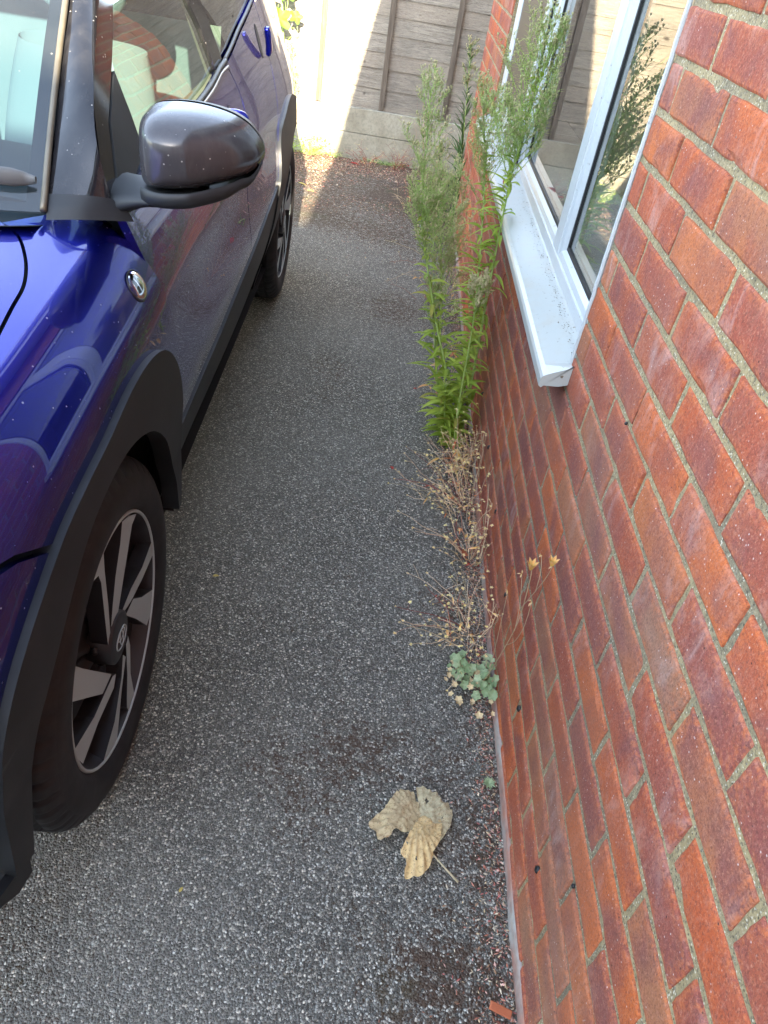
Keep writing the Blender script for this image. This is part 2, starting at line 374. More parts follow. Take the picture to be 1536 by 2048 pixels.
def rnd(a, b): return random.uniform(a, b)
def smooth_pts(pts, n=6, closed=False):
    """Catmull-Rom through the points"""
    P = [Vector(p) for p in pts]; out = []; m = len(P)
    for i in range(m if closed else m-1):
        g = (lambda k: P[k % m]) if closed else (lambda k: P[min(max(k, 0), m-1)])
        a, b, c, d = g(i-1), g(i), g(i+1), g(i+2)
        for j in range(n):
            t = j/n; out.append(.5*((2*b)+(c-a)*t+(2*a-5*b+4*c-d)*t*t+(3*b-a-3*c+d)*t**3))
    if not closed: out.append(P[-1])
    return out
#@@GROUND
# ================================================================== GROUND
MOSS = [(-.51, .92, .09), (-.41, .86, .10), (-.33, .87, .09), (-.28, .96, .09), (-.18, .93, .12), (-.41, .73, .08), (-.47, .80, .07), (-.30, .58, .07), (-.21, .50, .10), (-.16, .57, .08), (-.61, 2.4, .13), (-.57, 2.68, .13), (-.53, 2.03, .08), (-.14, 1.44, .08), (-.38, 1.48, .07), (-.49, 1.31, .09), (-.36, .98, .08), (-.17, .45, .12), (-.09, .75, .09), (-.07, .5, .10), (-.5, 2.5, .12), (-.35, 3.3, .2)]
def ground():
    xs = np.concatenate([[-60, -20, -8], np.arange(-2.5, .41, .05), [3, 12, 60]]); ys = np.concatenate([[-60, -20, -5], np.arange(-1, 6.6, .05), [9, 20, 60]])
    vs = []; cs = []
    for x in xs:
        for y in ys:
            z = .004*noise.noise(Vector((x*1.3, y*1.3, 0))) + .0015*noise.noise(Vector((x*6, y*6, 3)))
            if abs(x) > 5 or y > 7 or y < -3: z = 0
            far = min(1, max(0, (y-3.7)/1.3)); wall = max(0, 1-abs(x+.02)/.16)*.45 + max(0, 1-abs(x+.30)/.5)*.10
            spots = .50*max(0, noise.noise(Vector((x*1.7+5, y*1.7, 9))))
            mid = -.25*max(0, 1-abs(x+.62)/.25)
            v = far*.74+wall+spots+mid*.3+sum(.31*max(0, 1-math.hypot((x-a)/r, (y-b)/(r*1.15)))**.6 for a, b, r in MOSS if abs(x-a) < r and abs(y-b) < r*1.2)
            vs.append((x, y, z)); cs.append((max(0, v), 0, 0, 1))
    n = len(ys); fs = [(i*n+j, (i+1)*n+j, (i+1)*n+j+1, i*n+j+1) for i in range(len(xs)-1) for j in range(n-1)]
    mesh('driveway', vs, fs, MAT['asphalt'], smooth=True, cols=cs, kind='structure')
ground()

# ================================================================== HOUSE
WZ0, WZ1, WY0, WY1 = .79, 2.0, 1.394, 3.93      # the visible window opening
V2 = (-2.6, -.75)                                # a second window nearer the front of the house
HOUSE = empty('brick_house', (0, 0, 0), label='red brick bungalow wall along the right of the driveway with a white window', cat='house')
YF, YB = -5.2, 5.05
def house():
    zb = .04; mb = MB(); L = .2156; jt = .0094
    def brick(y0, y1, z0, z1, fine, depth=.10):
        r = random.random(); c0 = (r, random.random())
        dx = rnd(-.0012, .0012); tl = rnd(-.0012, .0012)
        if not fine:
            vs = [(dx, y0, z0), (dx, y1, z0), (dx, y1, z1), (dx, y0, z1), (.02, y0-.001, z0-.001), (.02, y1+.001, z0-.001), (.02, y1+.001, z1+.001), (.02, y0-.001, z1+.001)]
            fs = [(0, 3, 2, 1), (0, 1, 5, 4), (1, 2, 6, 5), (2, 3, 7, 6), (3, 0, 4, 7)]
            mb.add(vs, fs, [(*c0, 0, 1)]*8); return
        nu = max(3, int((y1-y0)/.024)); nv = 5; vs = []; cs = []; sd = rnd(0, 99)

        us = [0, .0015/(y1-y0), .005/(y1-y0)]+[k/nu for k in range(1, nu)]+[1-.005/(y1-y0), 1-.0015/(y1-y0), 1]
        ws = [0, .022, .075]+[k/nv for k in range(1, nv)]+[.925, .978, 1]
        nU, nW = len(us), len(ws)
        for a, u in enumerate(us):
            for b, w_ in enumerate(ws):
                y = y0+(y1-y0)*u; z = z0+(z1-z0)*w_
                ea = min(a, nU-1-a); eb = min(b, nW-1-b); e = min(ea, eb)
                x = {0: .0085, 1: .0024, 2: .0005}.get(e, 0.0)
                if e <= 2:
                    q = noise.noise(Vector((y*28+sd, z*28, sd)))*.0022+noise.noise(Vector((y*90, z*90, sd)))*.0012
                    if ea <= eb: y += q*(1 if a < nU/2 else -1)
                    if eb <= ea: z += q*(1 if b < nW/2 else -1)
                    chip = max(0, noise.noise(Vector((y*22, z*22, sd+7)))-.35)*.012*(e < 3); x += chip
                x += dx+tl*(u-.5)*2+.0011*noise.noise(Vector((y*14, z*14, sd)))
                vs.append((x, y, z)); cs.append((*c0, 1.0 if e <= 2 else (0.35 if e == 3 else 0), 1))
        fs = [(a*nW+b, a*nW+b+1, (a+1)*nW+b+1, (a+1)*nW+b) for a in range(nU-1) for b in range(nW-1)]
        mb.add(vs, fs, cs)
    top = 2.36; c = -1
    while zb+.075*c < top:
        z0 = zb+.075*c+jt/2; z1 = min(z0+.0656, top)
        ph = .6526+(0 if c % 2 == 0 else .1125)
        k0 = int(math.floor((YF-ph)/.225)); 
        k = k0
        while ph+.225*k < YB:
            a = ph+.225*k+jt/2; b = a+L; a = max(a, YF); b = min(b, YB-.0)
            segs = [(a, b)]
            for (o0, o1, oz0, oz1) in ((WY0, WY1, WZ0-.07, WZ1), (V2[0], V2[1], WZ0-.07, WZ1)):
                if z1 > oz0+.03 and z0 < oz1-.02:
                    ns = []
                    for (p, q) in segs:
                        if q <= o0 or p >= o1: ns.append((p, q)); continue
                        if p < o0-.02: ns.append((p, o0))
                        if q > o1+.02: ns.append((o1, q))
                    segs = ns
            for (p, q) in segs:
                if q-p > .02: brick(p, q, z0, z1, (q > -.1 and z0 < 2.0))
            k += 1
        c += 1
    # far gable return, seen only as the corner
    mb.build('brickwork', MAT['brick'], HOUSE, smooth=False)
    mo = MB(); x = .0042
    def sheet(y0, y1, z0, z1):
        nu = max(1, int((y1-y0)/.05)); nv = max(1, int((z1-z0)/.05))
        mo.grid(lambda u, v: (x+.0014*noise.noise(Vector((y0+(y1-y0)*u, z0+(z1-z0)*v, 1))*17), y0+(y1-y0)*u, z0+(z1-z0)*v), nu+1, nv+1, flip=True)
    sheet(YF, V2[0], -.05, 2.4); sheet(V2[1], WY0, -.05, 2.4); sheet(WY1, YB-.004, -.05, 2.4)
    for a, b in ((V2[0], V2[1]), (WY0, WY1)): sheet(a, b, -.05, WZ0-.055); sheet(a, b, WZ1, 2.4)
    # reveals and the wall body behind
    for a, b in ((WY0, WY1), (V2[0], V2[1])):
        mo.box((.006, b, WZ0-.05), (.28, b+.003, WZ1)); mo.box((.006, a-.003, WZ0-.05), (.28, a, WZ1)); mo.box((.006, a, WZ1), (.28, b, WZ1+.003)); mo.box((.03, a, WZ0-.06), (.28, b, WZ0-.045))
    mo.build('mortar_joints', MAT['mortar'], HOUSE)
    # inside
    r = MB()
    r.box((.28, YF, 0), (.30, V2[0], 2.4)); r.box((.28, V2[1], 0), (.30, WY0, 2.4)); r.box((.28, WY1, 0), (.30, YB, 2.4))
    for a, b in ((V2[0], V2[1]), (WY0, WY1)): r.box((.28, a, 0), (.30, b, WZ0-.03)); r.box((.28, a, WZ1), (.30, b, 2.4))
    r.box((3.6, YF, 0), (3.7, YB, 2.4)); r.box((.3, YF, 0), (3.6, YF+.1, 2.4)); r.box((.3, YB-.1, 0), (3.6, YB-.004, 2.4)); r.box((.01, YF, 2.4), (3.7, YB, 2.45))
    r.box((.3, .3, 0), (3.6, .4, 2.39))
    r.build('inner_wall', MAT['plaster'], HOUSE)
    s = MB(); s.box((.085, WY0, WZ0-.01), (.36, WY1, WZ0+.012)); s.build('inner_ledge', MAT['upvc'], HOUSE)
    # end wall, roof, soffit, gutter
    e = MB(); e.box((.02, YB-.003, 0), (3.7, YB+.0, 2.4)); e.build('end_wall', MAT['brick'], HOUSE)
    rf = MB(); zE = 2.40
    rf.add([(-.30, YF-.25, zE+.06), (-.30, YB+.25, zE+.06), (4.0, YB+.25, zE+2.3), (4.0, YF-.25, zE+2.3), (-.30, YF-.25, zE+.0), (-.30, YB+.25, zE+.0), (4.0, YB+.25, zE+2.2), (4.0, YF-.25, zE+2.2)],
           [(0, 3, 2, 1), (4, 5, 6, 7), (0, 1, 5, 4), (1, 2, 6, 5), (3, 0, 4, 7)])
    rf.build('roof', MAT['roof'], HOUSE)
    sf = MB(); sf.box((-.25, YF-.25, zE-.02), (.0, YB+.25, zE-.005)); sf.box((-.27, YF-.25, zE-.14), (-.25, YB+.25, zE+.05)); sf.build('soffit', MAT['soffit'], HOUSE)
    g = MB(); g.grid(lambda u, v: (-.322+.055*math.cos(PI+PI*u), YF-.25+(YB+.55-YF)*v, zE+.02+.055*math.sin(PI+PI*u)), 9, 2); g.build('gutter', MAT['soffit'], HOUSE)
house()

def window(y0, y1, lights, main):
    """one window: the outer frame is the part, the rest are its sub-parts"""
    B = .003; fx0, fx1 = .034, .095; z0, z1 = WZ0-.015, WZ1-.004
    f = MB(); fw = .052
    f.box((fx0, y0+.001, z0), (fx1, y0+fw, z1), bev=B); f.box((fx0, y1-fw, z0), (fx1, y1-.001, z1), bev=B)
    f.box((fx0, y0+fw, z0), (fx1, y1-fw, z0+.032), bev=B); f.box((fx0, y0+fw, z1-fw), (fx1, y1-fw, z1), bev=B)
    for i, (a, b, opening) in enumerate(lights[:-1]):
        f.box((fx0+.0015, b, z0+.032), (fx1-.0015, lights[i+1][0], z1-fw), bev=B)
    F = f.build('window', MAT['upvc'], HOUSE)
    for a, b, opening in lights:
        za, zb_ = z0+.032, z1-fw
        if opening:      # proud casement sash
            s = MB(); x0, x1 = fx0-.018, fx0+.03; w = .058; a2, b2, c2, d2 = a-.022, b+.022, za-.016, zb_+.02
            s.box((x0, a2, c2), (x1, a2+w, d2), bev=.004); s.box((x0, b2-w, c2), (x1, b2, d2), bev=.004)
            s.box((x0, a2+w, c2), (x1, b2-w, c2+w), bev=.004); s.box((x0, a2+w, d2-w), (x1, b2-w, d2), bev=.004)
            s.build('sash', MAT['upvc'], F); g = MB(); e = .006
            g.box((x0+.012, a2-e, c2-e), (x0+.034, b2+e, d2+e)); g.build('gasket', MAT['rubber'], F)
            a, b, za, zb_ = a2+w, b2-w, c2+w, d2-w; gx = fx0+.004
        else: gx = fx0+.024
        # glazing bead: sloped strip to the glass and black gasket
        bd = MB(); w = .024
        def bead(p, q, n):
            # p,q ends of the frame edge, n inward direction
            p, q, n = Vector(p), Vector(q), Vector(n)
            mb_ = [p, q, q+n*w*.55+Vector((.004, 0, 0)), p+n*w*.55+Vector((.004, 0, 0)), q+n*w+Vector((.018, 0, 0)), p+n*w+Vector((.018, 0, 0))]
            bd.add(mb_, [(0, 1, 2, 3), (3, 2, 4, 5)])
        x = gx-.019
        bead((x, a, za), (x, b, za), (0, 0, 1)); bead((x, a, zb_), (x, b, zb_), (0, 0, -1)); bead((x, a, za), (x, a, zb_), (0, 1, 0)); bead((x, b, za), (x, b, zb_), (0, -1, 0))
        bd.build('glazing_bead', MAT['upvc'], F)
        gk = MB(); gw = .007; x = gx-.0015
        for (A, Bq) in (((a+w-.004, za+w-.004), (b-w+.004, za+w+gw)), ((a+w-.004, zb_-w-gw), (b-w+.004, zb_-w+.004)), ((a+w-.004, za+w+gw), (a+w+gw, zb_-w-gw)), ((b-w-gw, za+w+gw), (b-w+.004, zb_-w-gw))):
            gk.box((x-.003, A[0], A[1]), (x+.004, Bq[0], Bq[1]))
        gk.build('glass_seal', MAT['rubber'], F)
        g = MB(); x = gx
        # sealed units are never dead flat: a few tenths of a millimetre of bow
        bow = .0011 if main else .002
        def pf(u, v, x=x, a=a, b=b, za=za, zb_=zb_, inner=0): 
            return (x+inner+bow*math.sin(PI*u)*math.sin(PI*v), a+w+(b-a-2*w)*u, za+w+(zb_-za-2*w)*v)
        g.grid(pf, 14, 14, flip=True); 
        g.build('pane', MAT['wglass'], F, smooth=True)
        sp = MB(); x = gx+.012; t = .009
        for (A, Bq) in (((a+w, za+w), (b-w, za+w+t)), ((a+w, zb_-w-t), (b-w, zb_-w)), ((a+w, za+w+t), (a+w+t, zb_-w-t)), ((b-w-t, za+w+t), (b-w, zb_-w-t))):
            sp.box((x, A[0], A[1]), (x+.004, Bq[0], Bq[1]))
        sp.build('spacer_bar', MAT['chrome'], F)
    # projecting sill, sloping out, with a nosing and a chipped end cap
    s = MB(); ya, yb = y0-.026, y1+.03
    prof = [(.040, WZ0-.012), (.030, WZ0-.016), (-.048, WZ0-.038), (-.056, WZ0-.043), (-.0595, WZ0-.049), (-.0595, WZ0-.066), (-.054, WZ0-.069), (-.050, WZ0-.064), (-.02, WZ0-.062), (-.0015, WZ0-.056)]
    n = 60; vs = []; 
    for i in range(n+1):
        y = ya+(yb-ya)*i/n
        for (x, z) in prof: vs.append((x, y, z+.0006*noise.noise(Vector((y*5, x*9, 0)))))
    m = len(prof); fs = [(i*m+k, i*m+k+1, (i+1)*m+k+1, (i+1)*m+k) for i in range(n) for k in range(m-1)]
    fs += [tuple(range(m)), tuple(n*m+k for k in range(m-1, -1, -1))]
    # keep inner run only between the jambs: clip the lugs so they butt on the brick face
    vs = [((min(v[0], -.0012) if (v[1] < y0-.001 or v[1] > y1+.001) else v[0]), v[1], v[2]) for v in vs]
    s.add(vs, fs); s.build('sill', MAT['sill'], F)
    # sealant bead along the brick jamb and debris in the sill corner
    sb = MB(); pts = [(-.0005+.0012*noise.noise(Vector((0, z*40, 0))), y0+.003+.0018*noise.noise(Vector((5, z*30, 0))), z) for z in np.arange(WZ0-.03, WZ1, .012)]
    sb.tube(pts, .0042, 6); sb.build('sealant_bead', MAT['upvc'], F)
    return F
window(WY0, WY1, [(WY0+.052, 1.955, False), (2.03, 2.93, False), (3.0, WY1-.055, True)], True)
window(V2[0], V2[1], [(V2[0]+.052, -1.7, False), (-1.63, V2[1]-.052, False)], False)

def plugs():
    for i, y in enumerate((2.98, 2.646, 2.314, 1.974, 1.645, 1.312, .975, .636, .30)):
        p = MB(); z = .178+rnd(-.002, .002); p.ball((0.002, y, z), (.006, .0075, .0078), 10, 6); p.build('damp_course_plug', MAT['rubber'], HOUSE, smooth=True)
    for y, z, r in ((.535, .34, .004), (1.011, .864, .003)):
        p = MB(); p.ball((0.0, y, z), (.003, r, r), 8, 5); p.build('damp_course_plug', MAT['rubber'], HOUSE, smooth=True)
    # worn footing edge at the foot of the wall
    f = MB(); ys = np.arange(-1.2, YB, .03)
    def fn(u, v):
        y = -1.2+(YB+1.2)*v; w = .009+.004*noise.noise(Vector((y*3, 0, 2)))+.0025*noise.noise(Vector((y*14, 0, 2)))
        h = .024+.004*noise.noise(Vector((y*5, 1, 2)))
        a = u*PI/2; return (.004-w*math.cos(a)**.6-(.0035 if u < .05 else 0), y, h*math.sin(a)**.8 if u > 0 else -.01)
    f.grid(fn, 7, 260, flip=False); f.build('footing_edge', MAT['conc2'], HOUSE, smooth=True)
t_ = NT('worn_footing'); co_ = t_.coord(); b_ = t_.mix(t_.ramp(t_.noise(7, t_.coord((1, .5, 1)), 5, .7), [(.42, 0), (.58, 1)]), (.34, .32, .29), (.36, .17, .12))
t_.set(Base_Color=t_.mix(t_.ramp(t_.noise(60, co_, 4), [(.4, 0), (.8, .6)]), b_, (.14, .13, .12)), Roughness=.8, Normal=t_.bump(t_.noise(140, co_, 5), .6, .003)); MAT['conc2'] = t_.m
plugs()
#@@FENCE
# ================================================================== FENCE
def fence():
    Y = 6.0
    F = empty('lap_panel_fence', (-.6, Y, 0), label='weathered grey lap panel fence on concrete gravel boards across the end of the driveway', cat='fence')
    def put(o): o.location = (.6, -Y, 0); return o
    mb = MB(); z = .385; i = 0
    while z < 1.86:
        h = rnd(.098, .125); sd = rnd(0, 90); br = (rnd(0, 1), rnd(0, 1))
        n = 110; x0, x1 = -6.0, 3.2; vs = []
        for k in range(n+1):
            x = x0+(x1-x0)*k/n
            wob = .006*noise.noise(Vector((x*1.1, sd, 0)))+.0035*noise.noise(Vector((x*4, sd, 0)))+(.010*max(0, noise.noise(Vector((x*2.3, sd, 5)))-.3))
            zb = z-.022+wob; zt = z+h+.004
            yb = Y-.0105; yt = Y-.0015
            for (yy, zz) in ((yb+.009, zb), (yb, zb+.0006), (yb, zb+.004), (yb+.004, z+h*.5), (yt, zt)): vs.append((x, yy+.0012*noise.noise(Vector((x*2, zz*5, sd))), zz))
        fs = [(k*5+j, (k+1)*5+j, (k+1)*5+j+1, k*5+j+1) for k in range(n) for j in range(4)]
        mb.add(vs, fs, (*br, 0, 1)); z += h; i += 1
    top = z
    mb.box((-6, Y-.002, .36), (3.2, Y+.012, top), (.5, .5, 0, 1))
    put(mb.build('lap_boards', MAT['fence'], F))
    for k in range(-10, 8):
        x = -.569+.4545*k
        b = MB(); w = .021+rnd(-.002, .002); b.box((x-w/1, Y-.034, .348), (x+w*.6, Y-.0115, top), (rnd(0, 1), 0, 0, 1), bev=.002)
        for v in range(0): pass
        put(b.build('batten', MAT['batten'], F))
    r = MB(); r.box((-6, Y-.016, .343), (3.2, Y-.0105, .392), (.3, .2, 0, 1), bev=.0015); put(r.build('bottom_rail', MAT['fence'], F))
    r = MB(); r.box((-6, Y-.034, top-.01), (3.2, Y+.03, top+.02), (.7, .2, 0, 1), bev=.003); put(r.build('capping_rail', MAT['fence'], F))
    for (za, zb_) in ((-.06, .174), (.178, .340)):
        g = MB(); g.box((-6, Y-.025, za), (3.2, Y+.025, zb_), bev=.004); put(g.build('gravel_board', MAT['conc'], F))
    for x in (-2.35, 1.30):
        g = MB(); g.box((x-.05, Y-.04, 0), (x+.05, Y+.05, top+.1), bev=.006); put(g.build('concrete_post', MAT['conc'], F))
fence()

# added unseen block behind the camera, sized so its shadow covers the driveway
def blocker():
    Ys = -5.6; H = (4.36-Ys)*SUN_TAN
    S = empty('shade_block', (-5, Ys, 0), label='added unseen pale block with a flat roof behind the camera, shaped to shade the driveway', cat='blocker')
    def put(o): o.location = (5, -Ys, 0); return o
    b = MB(); b.box((-11, Ys-5, 0), (2.4, Ys, H-.25)); put(b.build('wall', MAT['render'], S))
    b = MB(); b.box((-11.2, Ys-5.2, H-.246), (2.6, Ys+.0, H)); put(b.build('roof', MAT['soffit'], S))
    b = MB(); b.box((-5.2, Ys+.002, 0), (-2.8, Ys+.05, 2.1), bev=.01)
    for k in range(8): b.box((-5.15, Ys+.05, .12+.25*k), (-2.85, Ys+.062, .33+.25*k))
    put(b.build('shade_block_door', MAT['upvc'], S))
blocker()
#@@CAR
# ================================================================== CAR
CAR = empty('parked_car', (-1.6378, .8697, 0), label='blue hatchback with black arch cladding parked along the left of the driveway', cat='car')
CAR.rotation_euler = (0, 0, math.radians(1.24))
WHY, WBASE, WHZ = .012, 2.43, .333

def itp(xs, ys, x):
    xs = np.asarray(xs, float); ys = np.asarray(ys, float); h = np.diff(xs); d = np.diff(ys)/h
    m = np.zeros(len(xs)); m[1:-1] = (d[:-1]*h[1:]+d[1:]*h[:-1])/(h[:-1]+h[1:]); m[0] = d[0]; m[-1] = d[-1]
    x = np.clip(np.asarray(x, float), xs[0], xs[-1]); i = np.clip(np.searchsorted(xs, x)-1, 0, len(xs)-2); u = (x-xs[i])/h[i]
    return (2*u**3-3*u**2+1)*ys[i]+(u**3-2*u**2+u)*h[i]*m[i]+(-2*u**3+3*u**2)*ys[i+1]+(u**3-u**2)*h[i]*m[i+1]
WY = [-.72, -.68, -.6, -.5, -.35, -.15, .1, .35, .7, 1.1, 1.5, 1.9, 2.3, 2.6, 2.8, 2.93, 2.99]
WX = [.40, .62, .765, .828, .858, .868, .869, .868, .866, .867, .868, .862, .851, .825, .765, .66, .50]
PZ = [.12, .2, .3, .38, .52, .65, .78, .86, .93, 1.0, 1.1, 1.2, 1.3, 1.4, 1.48]
PX = [.86, .885, .915, .945, .985, 1.0, .994, .980, .955, .925, .885, .845, .79, .72, .64]
FY = [-.72, -.6, -.4, -.2, 0., .2, .35, .5]; FH = [-.235, -.160, -.09, -.040, -.012, .012, .032, .045]
TT = [.12, .3, .52, .65, .78, .86, .92, .97, 1.03, 1.12, 1.32, 1.52, 1.74]
XX = [.86, .915, .985, 1.0, .994, .977, .938, .89, .825, .72, .49, .26, 0.]
ZZ = [.12, .3, .52, .65, .78, .858, .912, .945, .966, .982, 1.003, 1.012, 1.016]
def wd(y): return itp(WY, WX, y)
def Csf(y, t):
    P = Fsf(y, t); t = np.asarray(t, float)+0*P[..., 1]; k = np.where(t < .5, .985, np.minimum(.996, .985+.11*(t-.5))); P[..., 0] = np.where(t < .6, wd(P[..., 1])*k, P[..., 0]); return P
def crease(y, z):
    # soft waist hollow along the doors, fading out over the front wing
    k = np.clip((y-.2)/.5, 0, 1)*np.clip((2.3-y)/.6, 0, 1)
    return k*(-.010*np.exp(-((z-.74-.03*y)/.075)**2)+.004*np.exp(-((z-.60-.03*y)/.04)**2))
def Dsf(y, z):
    y = np.asarray(y, float); z = np.asarray(z, float); return np.stack([wd(y)*itp(PZ, PX, z)+crease(y, z), y+0*z, z+0*y], -1)
def Fsf(y, t):
    y = np.asarray(y, float)+0*np.asarray(t, float); t = np.asarray(t, float)+0*y
    k = np.clip((t-.5)/.45, 0, 1); k = k*k*(3-2*k)
    return np.stack([itp(TT, XX, t)*wd(y), y, itp(TT, ZZ, t)+itp(FY, FH, y)*k], -1)
def snormal(S, a, b):
    e = 1e-3; n = np.cross(S(a+e, b)-S(a-e, b), S(a, b+e)-S(a, b-e)); return n/np.maximum(np.linalg.norm(n, axis=-1, keepdims=True), 1e-12)

def densify(poly, h):
    out = []; m = len(poly)
    for i in range(m):
        a = Vector(poly[i][:2]); b = Vector(poly[(i+1) % m][:2]); k = max(1, int((b-a).length/h))
        out += [a.lerp(b, j/k) for j in range(k)]
    return out
def inset(poly, d):
    m = len(poly); ar = sum(poly[i].x*poly[(i+1) % m].y-poly[(i+1) % m].x*poly[i].y for i in range(m)); s = 1 if ar > 0 else -1; out = []
    for i in range(m):
        e = (poly[(i+1) % m]-poly[i-1]); 
        if e.length < 1e-9: out.append(poly[i]); continue
        e.normalize(); out.append(poly[i]+Vector((-e.y, e.x))*d*s)
    return out
def pip(x, y, poly):
    c = False; m = len(poly); j = m-1
    for i in range(m):
        a = poly[i]; b = poly[j]
        if (a.y > y) != (b.y > y) and x < (b.x-a.x)*(y-a.y)/(b.y-a.y)+a.x: c = not c
        j = i
    return c
def panel(name, poly, S, mat, parent, side=1, h=.028, off=0.0, gap=.0022, flange=.014, outward=None, cols=None, **k):
    bd = inset(densify(poly, h*.6), gap); m = len(bd)
    xs = [p.x for p in bd]; ys = [p.y for p in bd]
    inn = []
    bda = np.array([(p.x, p.y) for p in bd])
    for x in np.arange(min(xs), max(xs), h):
        for y in np.arange(min(ys), max(ys), h):
            if pip(x, y, bd) and np.min((bda[:, 0]-x)**2+(bda[:, 1]-y)**2) > (h*.45)**2: inn.append(Vector((x, y)))
    pts = bd+inn
    V, E_, Fc, ov, oe, of = delaunay_2d_cdt(pts, [(i, (i+1) % m) for i in range(m)], [list(range(m))], 1, 1e-6)
    P = np.array([(v.x, v.y) for v in V]); X = S(P[:, 0], P[:, 1]); N = snormal(S, P[:, 0], P[:, 1])
    ref = outward if outward is not None else np.array([1, 0, .6])
    if (N@ref).sum() < 0: N = -N
    X = X+N*off
    if side < 0: X = X*[-1, 1, 1]; N = N*[-1, 1, 1]
    faces = []
    for f in Fc:
        a, b, c = X[f[0]], X[f[1]], X[f[2]]
        faces.append(tuple(f) if np.dot(np.cross(b-a, c-a), N[f[0]]) > 0 else tuple(reversed(f)))
    n0 = len(X); vs = list(X); ns = list(N)
    # turned-in edge
    bi = [next((k2 for k2, o in enumerate(ov) if i in o), None) for i in range(m)]
    bi = [b for b in bi if b is not None]
    if flange > 0:
        mm = len(bi); base = len(vs)
        for b in bi:
            vs.append(X[b]); ns.append(N[b]*.5)
        for b in bi: vs.append(X[b]-N[b]*flange); ns.append(N[b])
        for i in range(mm):
            j = (i+1) % mm; faces.append((base+i, base+j, base+mm+j, base+mm+i))
    o = mesh(name, vs, faces, mat, parent, smooth=True)
    me = o.data
    nm = []
    for p in me.polygons:
        for li in p.loop_indices:
            vi = me.loops[li].vertex_index
            nm.append(tuple(ns[vi]) if vi < n0 else (0, 0, 0))
    me.normals_split_custom_set(nm)
    tag(o, **k); return o
def arc(cy, cz, r, a0, a1, n=20):
    return [(cy+r*math.cos(math.radians(a0+(a1-a0)*i/n)), cz+r*math.sin(math.radians(a0+(a1-a0)*i/n))) for i in range(n+1)]
def cr(pts, n=5): return [(p.x, p.y) for p in smooth_pts([(a, b, 0) for a, b in pts], n)]

door_front_line = cr([(.392, .33), (.405, .45), (.410, .552), (.415, .66), (.401, .746), (.377, .816), (.352, .877), (.337, .935), (.330, .992)])
split_line = cr([(1.25, .38), (1.25, .60), (1.255, .72), (1.29, .82), (1.35, .90), (1.395, .955), (1.40, 1.0), (1.365, 1.045), (1.335, 1.070)])
rear_line = cr([(1.83, .64), (1.90, .76), (1.945, .86), (2.0, .96), (2.03, 1.06), (1.985, 1.158)])
belt_f = [(.330, .992), (.45, 1.018), (.60, 1.036), (.90, 1.040), (1.10, 1.053), (1.235, 1.0695), (1.335, 1.070)]
belt_r = [(1.335, 1.070), (1.45, 1.085), (1.615, 1.110), (1.80, 1.133), (1.985, 1.158)]
sill_line = [(.40, .528), (.86, .548), (1.25, .595), (1.55, .640), (1.83, .665)]

